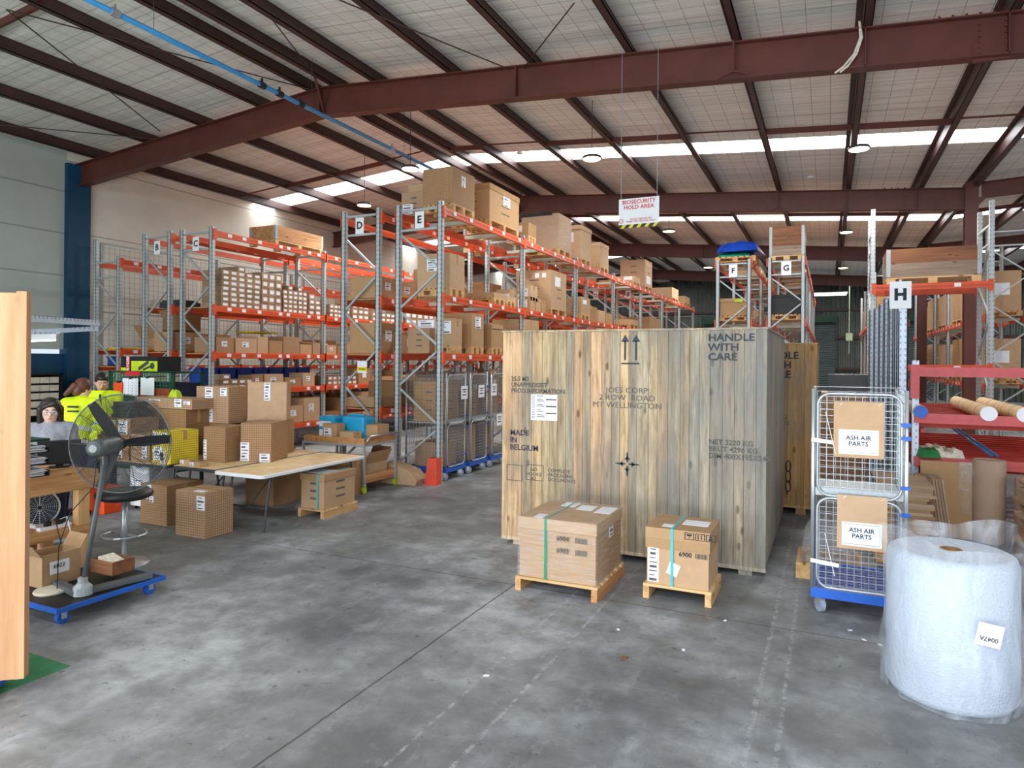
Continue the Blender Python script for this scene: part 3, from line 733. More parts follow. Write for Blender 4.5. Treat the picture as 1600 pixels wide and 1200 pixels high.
a, b_ = atX(873, 335, XE), atX(893, 335, XE); hh_ = a.z-T-.13
MB().box(-.47, .47, -(b_.y-a.y)/2-.01, (b_.y-a.y)/2+.01, 0, hh_+.015).build('stretch_film', M['film'], o)
MB().box(-.5, .3, -(b_.y-a.y)/2-.03, (b_.y-a.y)/2+.03, hh_+.0, hh_+.07).build('black_sheet', M['black'], o)
loaded(908, 924, 356, T, .8, 'lidded carton with a white sheet, right after the film-wrapped carton on rack E', 'lidded carton behind the wrapped one', lid=True, labels=[('-y', .45, .75, .5, .8)])
loaded(938, 951, 382, T, .8, 'lidded carton with a sheet, last before the gap on top of rack E', 'lidded carton before the gap', lid=True, labels=[('-y', .3, .6, .5, .8)])
loaded(990, 1000, 433, T, .8, 'low flat carton with two white labels on top of rack E', 'low flat carton', ph=.1, labels=[('-y', .6, .95, .3, .9)])
loaded(1008, 1019, 408, T, .85, 'tall two-tier brown carton stack standing on the far part of rack E', 'tall two-tier carton', bands=True, labels=[('+x', .2, .8, .1, .4)])
loaded(1050, 1060, 451, T, .8, 'brown carton near the far end of the top level of rack E', 'brown carton near the far end')
loaded(1070, 1078, 464, T, .8, 'last brown carton at the far end of the top level of rack E', 'last brown carton')
carton(-6.40, 9.85, T+.0, .46, .5, .42, 'small brown carton with barcode print left of the big square carton on rack E', mat='kraft_dark', bands=True, labels=[('-y', .05, .5, .1, .5)])
carton(-6.42, 9.9, T+.425, .36, .3, .16, 'pale carton perched behind the square carton on rack E', mat='kraft')
# --- rack E second level
T2 = 3.015
loaded(703, 726, 398, T2, .62, 'bulging carton with a large address sheet, second level of rack E, by the end frame', 'bulging carton', lev='second level of rack E', labels=[('-y', .3, .65, .5, .85)])
for k_, (xa, xb, yt) in enumerate(((772, 790, 458), (791, 806, 466))):
    loaded(xa, xb, yt, T2, .7, ['left low tray carton', 'right low tray carton'][k_]+' in the first bay, second level of rack E', ['low open tray carton', 'second low tray carton'][k_], lev='second level of rack E', ph=.11)
loaded(861, 885, 425, T2, .85, 'big double-width carton with sheets taped on, second bay of the second level of rack E', 'big double-width carton', lev='second level of rack E', pmat='pallet', bands=True, labels=[('+x', .25, .6, .6, .85), ('-y', .55, .66, .8, .92), ('-y', .75, .86, .8, .92)])
for k_, (xa, xb, yt, z_) in enumerate(((828, 836, 464, 0), (837, 845, 467, 0), (846, 853, 470, 0), (829, 840, 447, .2))):
    a, b_ = atX(xa, yt, XE), atX(xb, yt, XE)
    face_x(xa, xb, yt, XE, T2+z_, .3, ['near one of three small cartons', 'middle one of three small cartons', 'far one of three small cartons', 'upper small carton lying over the three small ones'][k_]+' before the double-width carton, rack E', hmin=.19, labels=[('-y', .1, .8, .2, .8)] if k_ != 1 else ())
loaded(908, 922, 465, T2, .7, 'tall narrow carton in the third bay of the second level of rack E', 'tall narrow carton', lev='second level of rack E', labels=[('+x', .2, .6, .6, .85)])
loaded(985, 998, 500, T2, .8, 'far carton in the fifth bay of the second level of rack E', 'far carton of the fifth bay', lev='second level of rack E')
loaded(1015, 1032, 497, T2, .8, 'far carton in the sixth bay of the second level of rack E', 'far carton of the sixth bay', lev='second level of rack E')
carton(-6.1, 12.9, T2, .5, .4, .45, 'small labelled carton at the back of the second bay of rack E', labels=[('-y', .2, .6, .4, .8)])
carton(-6.0, 13.5, T2+.0, .5, .5, .3, 'plain carton tucked at the back of the second bay of rack E', mat='kraft_dark')
# --- rack E third level
T3 = 2.075
loaded(708, 722, 498, T3, .72, 'white cube carton with two printed sheets on the third level of rack E', 'white cube carton', lev='third level of rack E', mat='cream' if False else 'kraft', labels=[('-y', .05, .5, .1, .95), ('-y', .55, .95, .45, .9)])
loaded(737, 756, 490, T3, .62, 'tall brown carton with one sheet on the third level of rack E', 'tall brown carton of the third level', lev='third level of rack E', labels=[('+x', .3, .75, .55, .9)])
loaded(768, 785, 508, T3, .6, 'lidded carton on the third level of rack E just left of the big timber crate', 'lidded carton beside the crate', lev='third level of rack E', lid=True)
loaded(818, 842, 500, T3, .7, 'carton on the third level of rack E just above the left end of timber crate', 'carton of the second bay', lev='third level of rack E')
carton(-6.12, 9.6, T3, .42, .45, .42, 'upper-back brown carton on the third level of rack E next to the end frame', mat='kraft_dark', bands=True)
# --- small cartons on rack C (third shelf), individually
def small_mesh(dx, dy, dz, mat='kraft_stack'):
    k = ('sm', dx, dy, dz, mat)
    if k not in mesh_cache:
        b_ = MB().box(-dx/2, dx/2, -dy/2, dy/2, 0, dz); b_.cur = 1
        b_.box(dx/2, dx/2+.002, -dy*.3, dy*.3, dz*.25, dz*.75); mesh_cache[k] = b_.mesh('small_carton', [M[mat], M['paper']])
    return mesh_cache[k]
def stack(X, y0, z0, cols, rows, dy, dz, lab, grp, dx=.55, mat='kraft_stack', jitter=.02, rag=0):
    for c in range(cols):
        rr = rows-(random.randint(0, rag) if rag else 0)
        for r in range(rr):
            o = inst(small_mesh(dx, round(dy-.008, 3), round(dz-.004, 3), mat), 'small_carton', None, (X-dx/2+random.uniform(-jitter, 0), y0+dy*(c+.5), z0+dz*r)); tag(o, lab, 'carton', grp)
XC = -10.68
zc = 2.98
stack(XC, 9.42, zc, 5, 8, .20, .105, 'small brown carton with a white end label, tall stack beside the C frame', 'tall stack beside the C frame', rag=1)
stack(XC, 10.44, zc, 3, 5, .19, .16, 'square ended brown carton right of the tall stack in rack C', 'square ended stack in rack C')
stack(XC, 11.05, zc, 5, 6, .15, .10, 'tiny white ended carton in the stepped stack, first bay of rack C', 'stepped stack in rack C', rag=2)
stack(XC, 11.85, zc, 2, 4, .2, .12, 'small carton at the far end of the first bay of rack C', 'last stack of the first bay of rack C', rag=1)
stack(XC, 12.55, zc, 5, 3, .15, .10, 'white ended small carton at the start of the second bay of rack C', 'first stack of the second bay of rack C')
stack(XC, 13.4, zc, 3, 6, .22, .13, 'small brown carton in the middle of the second bay of rack C', 'middle stack of the second bay of rack C', rag=2)
stack(XC, 14.2, zc, 5, 5, .2, .12, 'small brown carton at the end of the second bay of rack C', 'end stack of the second bay of rack C', rag=3)
stack(XC, 15.7, zc, 8, 4, .3, .17, 'small carton on the upper shelf in the third bay of rack C', 'third bay stack of rack C', rag=2)
stack(XC, 9.45, 1.36, 4, 3, .2, .10, 'small white ended carton on the lower shelf by the C frame', 'lower shelf stack by the C frame', rag=1)
stack(XC, 12.5, 1.36, 6, 2, .18, .11, 'small white ended carton on the lower shelf, second bay of rack C', 'lower shelf stack of the second bay of rack C')
# miscellaneous cartons filling shelves
LVN = {'C': {.55: 'bottom shelf', 1.36: 'lower shelf', 2.08: 'middle shelf', 2.98: 'upper shelf', 4.42: 'top shelf'}}
ORD = ['first', 'second', 'third', 'fourth', 'fifth', 'sixth', 'seventh', 'eighth', 'ninth', 'tenth']
def fill(rk, X, dx, z, bay, spec, lname, ybase=None, hmax=.5, start=.1, gap=.05, L=BAY, sgn=-1, mats=('kraft', 'kraft_dark', 'kraft'), sizes=None):
    y = (ybase if ybase is not None else YR[bay])+start; end = (ybase if ybase is not None else YR[bay])+L-.12; i = 0
    while y < end-.2 and i < spec:
        d = min(random.uniform(*(sizes or (.28, .7))), end-y); h = random.uniform(.16, hmax)
        lab = '%s brown carton of the %s bay, %s of rack %s' % (ORD[i], ORD[bay], lname, rk)
        carton(X+sgn*dx/2, y+d/2, z, dx, d, h, lab, mat=random.choice(mats), labels=[('+x', .3, .6, .4, .75)] if random.random() < .75 else (), tape=False)
        y += d+random.uniform(.01, gap); i += 1
for bay in range(4):
    fill('C', XC, .6, 2.08, bay, 7, 'middle shelf', hmax=.42)
    if bay > 0: fill('C', XC, .6, 1.36, bay, 6, 'lower shelf', hmax=.4, start=1.3 if bay == 1 else .1)
    else: fill('C', XC, .6, 1.36, bay, 5, 'lower shelf', hmax=.34, start=1.0)
    fill('C', XC, .6, .56, bay, 6, 'bottom shelf', hmax=.6)
    if bay > 2: fill('C', XC, .6, 2.98, bay, 6, 'upper shelf', hmax=.6)
for bay in range(4, 7):
    for z_, n_, hm in ((2.98, 'upper shelf', .6), (2.08, 'middle shelf', .6)): fill('C', XC, .7, z_, bay, 4, n_, hmax=hm, sizes=(.5, .9))
for bay in range(5):
    fill('D', -6.85, .62, 3.015, bay, 4, 'upper level', hmax=.75, sizes=(.5, .9)); fill('D', -6.85, .62, 2.075, bay, 5, 'middle level', hmax=.55, sizes=(.4, .7))
    fill('D', -6.85, .62, 1.155, bay, 5, 'lower level', hmax=.6, sizes=(.35, .7))
    if bay in (3, 4): fill('D', -6.85, .6, 4.405, bay, 2, 'top level', hmax=.6, sizes=(.6, .95), start=.5)
    if bay in (2,): fill('E', XE, .7, 3.015, bay, 2, 'second level', hmax=.4, sizes=(.5, .8), start=1.7)
    if bay > 1: fill('E', XE, .75, 2.075, bay, 3, 'third level', hmax=.7, sizes=(.6, .9))
for bay in (0, 1, 2): fill('B', -11.9, .55, 2.11, bay, 4, 'middle level', hmax=.4, sizes=(.4, .8))
for bay in (0, 1, 2): fill('B', -11.9, .55, .91, bay, 5, 'bottom level', hmax=.6)
for bay in (0, 1, 2, 3):
    fill('F', -1.8, .68, 3.14, bay, 2, 'second level', ybase=YG[bay], hmax=.7, sizes=(.8, 1.2)) if bay else None
    fill('G', -.6, .66, 4.46, bay, 2, 'top level', ybase=YG[bay], hmax=.8, sizes=(.9, 1.3)) if bay else None
    fill('G', -.6, .66, 3.01, bay, 2, 'second level', ybase=YG[bay], hmax=.8, sizes=(.9, 1.3)) if bay else None
    fill('F', -1.8, .68, 4.46, bay, 2, 'top level', ybase=YG[bay], hmax=.6, sizes=(.9, 1.3)) if bay else None
# long open cartons on rack A/B shelves
carton(-13.72, 10.6, 2.15, .6, .9, .3, 'wide open carton with raised flaps on the rack beside the left wall', open_=True)
carton(-12.2, 9.75, 2.11+.42, .5, .5, .28, 'open carton standing over the others inside rack B', open_=True, mat='kraft_dark')
carton(-13.72, 11.7, 2.15, .6, .8, .4, 'closed carton behind the open carton on the rack beside the left wall')
for i in range(2):
    tag(MB().box(-.28, .28, -.35, .35, 0, .035).build('yellow_board', M['signyellow'], None, (-13.78+1.75*i, 9.72+1.9*i, 2.15 if i == 0 else 2.56)), ['flat yellow board on the shelf of the rack nearest the left wall', 'flat yellow board across the cartons in rack B'][i], 'board')
tag(MB().box(-.3, .3, -.25, .25, 0, .12).box(-.26, .26, -.22, .22, .12, .16).build('steel_tray', M['char'], None, (-12.2, 9.7, 3.0)), 'dark grey steel tray lying on the upper beams of rack B', 'tray')
# timber crate on top of rack C
def collar_crate(x, y, z, w_, d, h, lab, mat='pine_y', n=2, pal=True):
    t = thing('timber_crate', lab, 'crate', (x, y, z))
    z0 = 0
    if pal:
        pb = MB()
        for yy in (-d/2+.05, 0, d/2-.05):
            for xx in (-w_/2+.07, 0, w_/2-.07): pb.box(xx-.07, xx+.07, yy-.05, yy+.05, 0, .09)
        pb.box(-w_/2, w_/2, -d/2, d/2, .09, .115); pb.build('skid', M['pallet_x'], t); z0 = .115
    bh = (h-z0)/n
    for i in range(n):
        a, b_ = z0+bh*i+.003, z0+bh*(i+1)
        MB().box(-w_/2, w_/2, -d/2, -d/2+.022, a, b_).box(-w_/2, w_/2, d/2-.022, d/2, a, b_).box(-w_/2, -w_/2+.022, -d/2, d/2, a, b_).box(w_/2-.022, w_/2, -d/2, d/2, a, b_).build('board', M['greywood' if (mat == 'darkwood' and i == 0) else mat], t)
    for sx in (-1, 1):
        for sy in (-1, 1):
            MB().box(sx*(w_/2-.06) if sx > 0 else -w_/2-.004, w_/2+.004 if sx > 0 else -(w_/2-.06), sy*d/2-.004, sy*d/2+.004, z0+.01, h).box(sx*w_/2-.004, sx*w_/2+.004, min(sy*d/2, sy*(d/2-.06)), max(sy*d/2, sy*(d/2-.06)), z0+.01, h).build('corner_bracket', M['galv_plain'], t)
    MB().box(-w_/2+.02, w_/2-.02, -d/2+.02, d/2-.02, z0, h*.75).build('contents', M['kraft'], t)
    return t
collar_crate(-11.1, 11.6, 4.42, .75, 1.5, .42, 'low bright timber crate on top of rack C', 'pine_y')
collar_crate(-7.15, 13.9, 4.41, .7, 1.2, .6, 'film wrapped timber crate on the top level of rack D', 'darkwood', 3)
collar_crate(-7.15, 16.6, 4.41, .7, 1.2, .7, 'tall dark timber crate further back on the top level of rack D', 'darkwood', 3)
collar_crate(-.93, 18.1, 4.46, .78, 1.1, .82, 'dark three-board timber crate with faint print on top of rack G', 'darkwood', 3)
collar_crate(1.65, 14.25, 3.39, 1.42, .9, .62, 'long weathered two-board timber crate on the rack behind the H sign', 'darkwood', 2)
# blue storage bins on lower shelves
def bin_(x, y, z, w_, d, h, lab, mat='binblue', grp=None):
    t = MB().box(-w_/2, w_/2, -d/2, d/2, 0, .01).box(-w_/2, w_/2, -d/2, -d/2+.01, 0, h).box(-w_/2, w_/2, d/2-.01, d/2, 0, h).box(-w_/2, -w_/2+.01, -d/2, d/2, 0, h).box(w_/2-.01, w_/2, -d/2, d/2, 0, h)
    t.box(-w_/2-.015, w_/2+.015, -d/2-.015, -d/2, h-.04, h).box(w_/2, w_/2+.015, -d/2-.015, d/2+.015, h-.04, h)
    o = t.build('storage_bin', M[mat], None, (x, y, z)); tag(o, lab, 'bin', grp); return o
for i in range(7):
    bin_(-11.25, 9.5+.44*i, 1.36, .34, .4, .42, 'blue plastic bin, %s in line behind cartons on rack C lower shelf' % ORD[i])
for i in range(4):
    bin_(-12.2, 12.6+.6*i, .91+.0, .5, .5, .5, 'large blue bin, %s of the row on the bottom level of rack B' % ORD[i]) if False else None
for i in range(2):
    bin_(-13.75, 9.55+.45*i, 1.8, .5, .38, .2, ['near blue open bin with black lining on the shelf by the teal column', 'second blue open bin on the shelf by the teal column'][i])
# wire mesh screen at left wall
ms = thing('wire_mesh_screen', 'tall white wire mesh screen in front of the left wall', 'mesh screen', (-15.05, 9.9, 0))
for k in range(6):
    MB().box(-.03, .03, 3.0*k-.03, 3.0*k+.03, 0, 4.6).build('screen_post', M['mesh_dark'], ms)
    if k < 5:
        wb = MB()
        for q in range(24): wb.box(-.003, .003, 3*k+.125*q+.06, 3*k+.125*q+.066, .1, 4.55)
        for q in range(36): wb.box(-.003, .003, 3*k, 3*k+3, .12+.125*q, .126+.125*q)
        wb.build('mesh_panel', M['mesh_dark'], ms)
        for zz in (1.5, 3.0, 4.57): MB().box(-.015, .015, 3*k, 3*k+3, zz, zz+.03).build('screen_rail', M['mesh_dark'], ms)
# F rack contents
tp = MB(); random.seed(3)
def lumpy(w_, d, h, n=9, amp=.5):
    b_ = MB(); vs = []; fs = []
    for i in range(n+1):
        for j_ in range(n+1):
            u, v = i/n, j_/n; e = min(u, 1-u, v, 1-v)*2; zz = h*min(1, e*4)*(1-amp*random.random())
            vs.append((-w_/2+w_*u, -d/2+d*v, zz))
    for i in range(n):
        for j_ in range(n): fs.append((i*(n+1)+j_, (i+1)*(n+1)+j_, (i+1)*(n+1)+j_+1, i*(n+1)+j_+1))
    k = len(vs)
    for i in range(n+1):
        for j_ in range(n+1): vs.append((vs[i*(n+1)+j_][0], vs[i*(n+1)+j_][1], -.001))
    for i in range(n):
        for j_ in range(n): fs.append((k+i*(n+1)+j_, k+i*(n+1)+j_+1, k+(i+1)*(n+1)+j_+1, k+(i+1)*(n+1)+j_))
    return b_.add(vs, fs)
pallet(-2.1, 17.9, 4.46, .95, 1.1, 'timber pallet under the folded tarpaulins on top of rack F', h=.13)
tg = lumpy(.85, 1.0, .12, 9, .3).build('green_tarpaulin', M['tarpgreen'], None, (-2.12, 17.9, 4.6), smooth=True); tag(tg, 'folded green tarpaulin beneath the blue one on rack F', 'tarpaulin')
tg = lumpy(1.0, 1.1, .30, 10, .45).build('blue_tarpaulin', M['tarp'], None, (-2.02, 17.9, 4.72), -.1, smooth=True); tag(tg, 'crumpled bright blue tarpaulin folded on top of rack F', 'tarpaulin')
pallet(-2.12, 18.0, 3.01, .7, 1.1, 'timber pallet under the cream carton inside rack F')
o = carton(-2.12, 18.0, 3.14, .68, 1.0, .42, 'wide carton with a bright green sticker inside rack F', mat='kraft', lid=True)
MB().box(.0, .2, -.52, -.517, .33, .4).build('green_sticker', M['lime'], o)
tag(MB().box(-.34, .34, -.5, .5, 0, .42).box(-.36, .36, -.52, .52, .42, .47).build('black_crate', M['black'], None, (-.93, 18.0, 3.15)), 'black plastic crate on a pallet inside rack G', 'crate')
pallet(-.93, 18.0, 3.01, .7, 1.1, 'timber pallet under the black crate inside rack G', h=.13)
tag(lumpy(.5, .8, .45, 8, .3).build('yellow_sack', M['signyellow'], None, (-.93, 18.0, 1.51), smooth=True), 'yellow sack on the lower level of rack G just above the second crate', 'sack')
# right hand racks contents
for i in range(5):
    y_ = 18.7+2.8*i
    for k_, z_ in enumerate((1.5, 3.1)):
        pallet(3.7, y_+1.3, z_+.01, .78, 1.6, 'pallet in the %s bay, %s level, of the rack beyond the brown column' % (ORD[i], ['lower', 'upper'][k_]), group=None)
        carton(3.7, y_+1.3, z_+.13, .74, 1.5, .95+.1*(i % 2), 'brown carton load in the %s bay, %s level, beyond the brown column' % (ORD[i], ['lower', 'upper'][k_]), labels=[('-y', .3, .7, .4, .7)])
for i in range(2):
    for k_, z_ in enumerate((1.6, 2.6, 3.55)):
        if k_ == 2: continue
        for q in range(3):
            carton(3.75+2.8*i+.85*q, 14.4, z_+.005, .74, .85, [.72, .7, .6][q]*(1 if k_ else .9), 'brown carton, %s from left, %s bay, %s level of the right edge rack' % (ORD[q], ORD[i], ['lower', 'middle'][k_]), mat=['kraft_dark', 'kraft', 'kraft_dark'][q], bands=True, labels=[('-y', .3, .6, .6, .85)])
    for q in range(3):
        carton(3.75+2.8*i+.85*q, 14.4, 0, .78, .85, 1.4, 'tall brown floor carton, %s from left, %s bay of the right edge rack' % (ORD[q], ORD[i]), mat='kraft_dark')
for i in range(3):
    for k_, z_ in enumerate((1.5, 3.2)):
        carton(1.6, 22.2+2.8*i+1.2, z_+.01, .74, 1.6, .8, 'brown carton load, %s bay, %s level, of the far rack left of the H posts' % (ORD[i], ['lower', 'upper'][k_]), labels=[('-y', .3, .7, .4, .7)])

# ================================================================== big timber crates
random.seed(11)
def big_crate(label, x0, x1, y0, y1, z0, z1, mat, pal):
    t = thing('shipping_crate', label, 'crate', (x0, y0, 0)); W, D = x1-x0, y1-y0
    def panel(name, L, fn):
        mb = MB(); u = 0
        while u < L-.001:
            wd = min(random.choice([.085, .095, .105, .115]), L-u)
            if L-u-wd < .04: wd = L-u
            mb.tint = random.choice(pal); v = random.uniform(.88, 1.12); mb.tint = tuple(min(1, q*v*.92) for q in mb.tint)
            fn(mb, u+.0015, u+wd-.0015, random.uniform(0, .004)); u += wd
        return mb.build(name, M[mat], t)
    fr = panel('front_planks', W, lambda mb, a, b_, j: mb.box(a, b_, -.0+j, .03, z0, z1-.02+j))
    sd = panel('side_planks', D, lambda mb, a, b_, j: mb.box(W-.03, W-j, a, b_, z0, z1-.02+j))
    panel('side_planks', D, lambda mb, a, b_, j: mb.box(j, .03, a, b_, z0, z1-.02+j)); panel('back_planks', W, lambda mb, a, b_, j: mb.box(a, b_, D-.03, D-j, z0, z1-.02+j))
    mb = MB(); mb.tint = pal[0]; mb.box(-.01, W+.01, -.012, D+.01, z1-.02, z1); mb.build('lid', M[mat], t)
    for k in range(4):
        x = .12+(W-.36)*k/3
        mb = MB(); mb.tint = (.75, .7, .62); mb.box(x, x+.12, .04, D-.04, 0, z0); mb.build('skid', M[mat], t)
    mb = MB(); mb.tint = (.9, .82, .7); mb.box(0, W, .0, .06, z0-.035, z0); mb.build('base_rail', M[mat], t)
    return t
PALO = [(.66, .58, .45), (.56, .53, .47), (.78, .64, .45), (.50, .49, .46), (.92, .72, .48), (.64, .52, .42), (.60, .57, .50), (.55, .54, .49), (.82, .60, .42), (.70, .60, .44), (.58, .52, .42), (.88, .74, .54)]
c1 = big_crate('large weathered timber crate in front, stencilled MADE IN BELGIUM and HANDLE WITH CARE', -3.16, -.5, 6.48, 9.15, .09, 2.28, 'crate', PALO)
W1 = 2.66; yF = -.003
def c1p(px, py): p = atY(px, py, 6.48); return (p.x+3.16, p.z)
# arrows
ar = MB()
for px in (977, 994):
    x, zt = c1p(px, 523); _, zb = c1p(px, 566)
    ar.box(x-.009, x+.009, yF-.001, yF+.002, zb+.02, zt-.06).prism([(x-.04, zt-.07), (x+.04, zt-.07), (x, zt)], yF-.001, yF+.002)
x, z = c1p(985, 568); ar.box(x-.09, x+.09, yF-.001, yF+.002, z-.007, z+.007)
ar.build('this_way_up_arrows', M['stencil'], c1)
def st(body, px, py, size, al='LEFT', bold=.02, mat='ink', parent=c1, **k):
    x, z = c1p(px, py); return text('stencil_marking', body, size, M[mat], parent, (x, yF, z), align=al, bold=bold, **k)
st('HANDLE\nWITH\nCARE', 1106, 543, .095, xs=1.12, mat='stencil'); st('MADE\nIN\nBELGIUM', 797, 687, .082, mat='stencil')
st('25.5 M3\nUNAPPROSSET\nPROD.INFORMATION', 799, 601, .066, mat='inkfaded', xs=.95)
st('JOES CORP\n2 ROW  ROAD\nMT WELLINGTON', 979, 622, .078, 'CENTER', -.006, 'inkfaded', xs=1.1)
st('NET 3220 KG\nBRUT 4296 KG\nDIM 400X195X245', 1107, 701, .068, mat='inkfaded')
st('COMPLETE\nPACKAGING\nDOCUMENTS', 856, 742, .05, mat='inkfaded', bold=0); st('NO\nHOOKS\nK1', 834, 741, .05, 'CENTER', mat='inkfaded', bold=0)
bx = MB()
for xa, xb in ((792, 816), (822, 849)):
    a, za = c1p(xa, 725); b_, zb = c1p(xb, 752)
    bx.box(a, b_, yF, yF+.002, za-.006, za).box(a, b_, yF, yF+.002, zb, zb+.006).box(a, a+.006, yF, yF+.002, zb, za).box(b_-.006, b_, yF, yF+.002, zb, za)
bx.build('stencil_box', M['inkfaded'], c1)
x, z = c1p(980, 725); cr = MB()
for k in range(4):
    R = Matrix.Rotation(k*P90, 3, 'Y'); q = lambda a, b_: (Vector((x, 0, z))+R@Vector((a, 0, b_)))
    pts = [q(-.008, .02), q(.008, .02), q(.008, .1), q(0, .125), q(-.008, .1)]
    cr.prism([(p.x, p.z) for p in pts], yF-.001, yF+.002); pts = [q(-.03, .045), q(.03, .045), q(0, .075)]; cr.prism([(p.x, p.z) for p in pts], yF-.001, yF+.002)
cr.build('centre_mark', M['stencil'], c1)
a, za = c1p(830, 616); b_, zb = c1p(871, 658)
sh = MB().box(a, b_, yF-.002, yF+.001, zb, za).build('paper_sheet', M['paper'], c1)
tb_ = MB()
for q in range(14):
    zz = za-.015-(za-zb-.02)*q/14; tb_.box(a+.01, a+.045, yF-.003, yF-.002, zz-.003, zz+.003)
    if q % 3 != 1: tb_.box(a+.07, a+.07+random.uniform(.03, .09), yF-.003, yF-.002, zz-.004, zz+.004)
    if q % 4 == 2: tb_.box(a+.17, b_-.01, yF-.003, yF-.002, zz-.007, zz+.007)
tb_.build('sheet_print', M['inkfaded'], sh)
PALN = [(.84, .72, .54), (.74, .64, .48), (.90, .80, .62), (.66, .56, .42), (.80, .68, .52)]
c2 = big_crate('second, paler timber crate standing behind the large weathered one', -2.9, -.13, 9.42, 11.5, .12, 2.22, 'crate_new', PALN)
text('stencil_marking', 'HANDLE\nWITH\nCARE', .13, M['ink'], c2, (2.30, yF, 1.93), align='CENTER', bold=.02)
text('stencil_marking', 'NET  KG\nBRUT  KG\nDIM', .075, M['inkfaded'], c2, (2.28, yF, 1.18), align='CENTER', bold=.01)
ch = MB()
for k in range(3): ch.add(*(lambda m_: (m_.v, m_.f))(MB().tube([(2.44+.03*math.cos(a)*(1), yF-.001, .62-.13*k+.07*math.sin(a)) for a in [2*math.pi*i/14 for i in range(15)]], .007, 5)))
ch.build('chain_symbol', M['ink'], c2)

# ================================================================== strapped cartons on pallets by the crate
def mini_pallet(x0, x1, y0, y1, h, lab, side='pallet', hasfar=True):
    t = thing('wooden_pallet', lab, 'pallet', ((x0+x1)/2, (y0+y1)/2, 0)); w_, d = (x1-x0)/2, (y1-y0)/2
    for i in range(6):
        y = -d+.05+(2*d-.1)*i/5; MB().box(-w_, w_, y-.045, y+.045, h-.022, h).build('deck_board', M['pallet_x'], t)
    MB().box(-w_, -w_+.05, -d, d, 0, h-.022).build('runner', M['pallet'], t)
    MB().box(w_-.05, w_, -d, d, 0, h-.022).build('runner', M[side], t)
    return t
mini_pallet(-2.41, -1.68, 5.22, 6.02, .12, 'pale pallet with an orange right runner under the film-wrapped strapped carton', 'pine_y')
b1 = carton(-2.045, 5.62, .12, .68, .74, .50, 'large film-wrapped carton on a pallet before the crate, numbered 6904 and 6903', 'kraft', lid=True, strap=(.36, 'strapgreen'),
            labels=[('top', .18, .3, .02, .2), ('top', .25, .45, .72, .95), ('top', .5, .72, .62, .88), ('top', .78, .99, .55, .9), ('+x', .5, .66, .62, .85)])
for q, (zz, nn) in enumerate(((.36, '6904'), (.26, '6903'))):
    text('printed_number', nn, .055, M['inkfaded'], b1, (.06, -.3885, zz), bold=.02)
    br = MB()
    for i in range(9): br.box(.17+.012*i, .17+.012*i+.006, -.3885, -.3870, zz-.022, zz+.022)
    br.build('barcode', M['inkfaded'], b1)
MB().box(-.356, .356, -.386, .386, .004, .515).build('stretch_film', M['film'], b1, bevel=.01)
mini_pallet(-1.38, -.83, 5.52, 6.07, .12, 'small pale pallet under the carton numbered 6900')
b2 = carton(-1.105, 5.795, .12, .5, .50, .46, 'smaller blue-strapped carton numbered 6900 on a pallet beside the film-wrapped one', 'kraft', lid=True, strap=(.42, 'strap'),
            labels=[('-y', .02, .2, .04, .66), ('top', .22, .4, .12, .3), ('top', .5, .92, .4, .75)])
text('printed_number', '6900', .052, M['ink'], b2, (.065, -.2535, .27), bold=.02)
br = MB()
for i in range(9): br.box(.145+.011*i, .145+.011*i+.006, -.252, -.2505, .25, .29)
br.build('barcode', M['ink'], b2)
MB().box(-.26, .26, -.26, .26, .3, .38).build('lower_lid', M['kraft'], b2)
hs_ = MB()
for i in range(3): hs_.box(.06+.085*i, .066+.085*i, -.2655, -.262, .40, .455).box(.13+.085*i, .136+.085*i, -.2655, -.262, .40, .455).box(.06+.085*i, .136+.085*i, -.2655, -.262, .40, .404).box(.06+.085*i, .136+.085*i, -.2655, -.262, .451, .455)
hs_.box(.095, .1, -.2655, -.262, .41, .44).box(.078, .118, -.2655, -.262, .43, .443).box(.165, .172, -.2655, -.262, .41, .445).box(.19, .197, -.2655, -.262, .41, .445).box(.25, .28, -.2655, -.262, .41, .425).box(.255, .275, -.2655, -.262, .43, .445)
hs_.build('handling_symbols', M['ink'], b2)
tg_ = MB().obox((-.03, -.256, .14), .09, .004, .1, Matrix.Rotation(.35, 3, 'Y')).build('dangling_tag', M['paper'], b2)

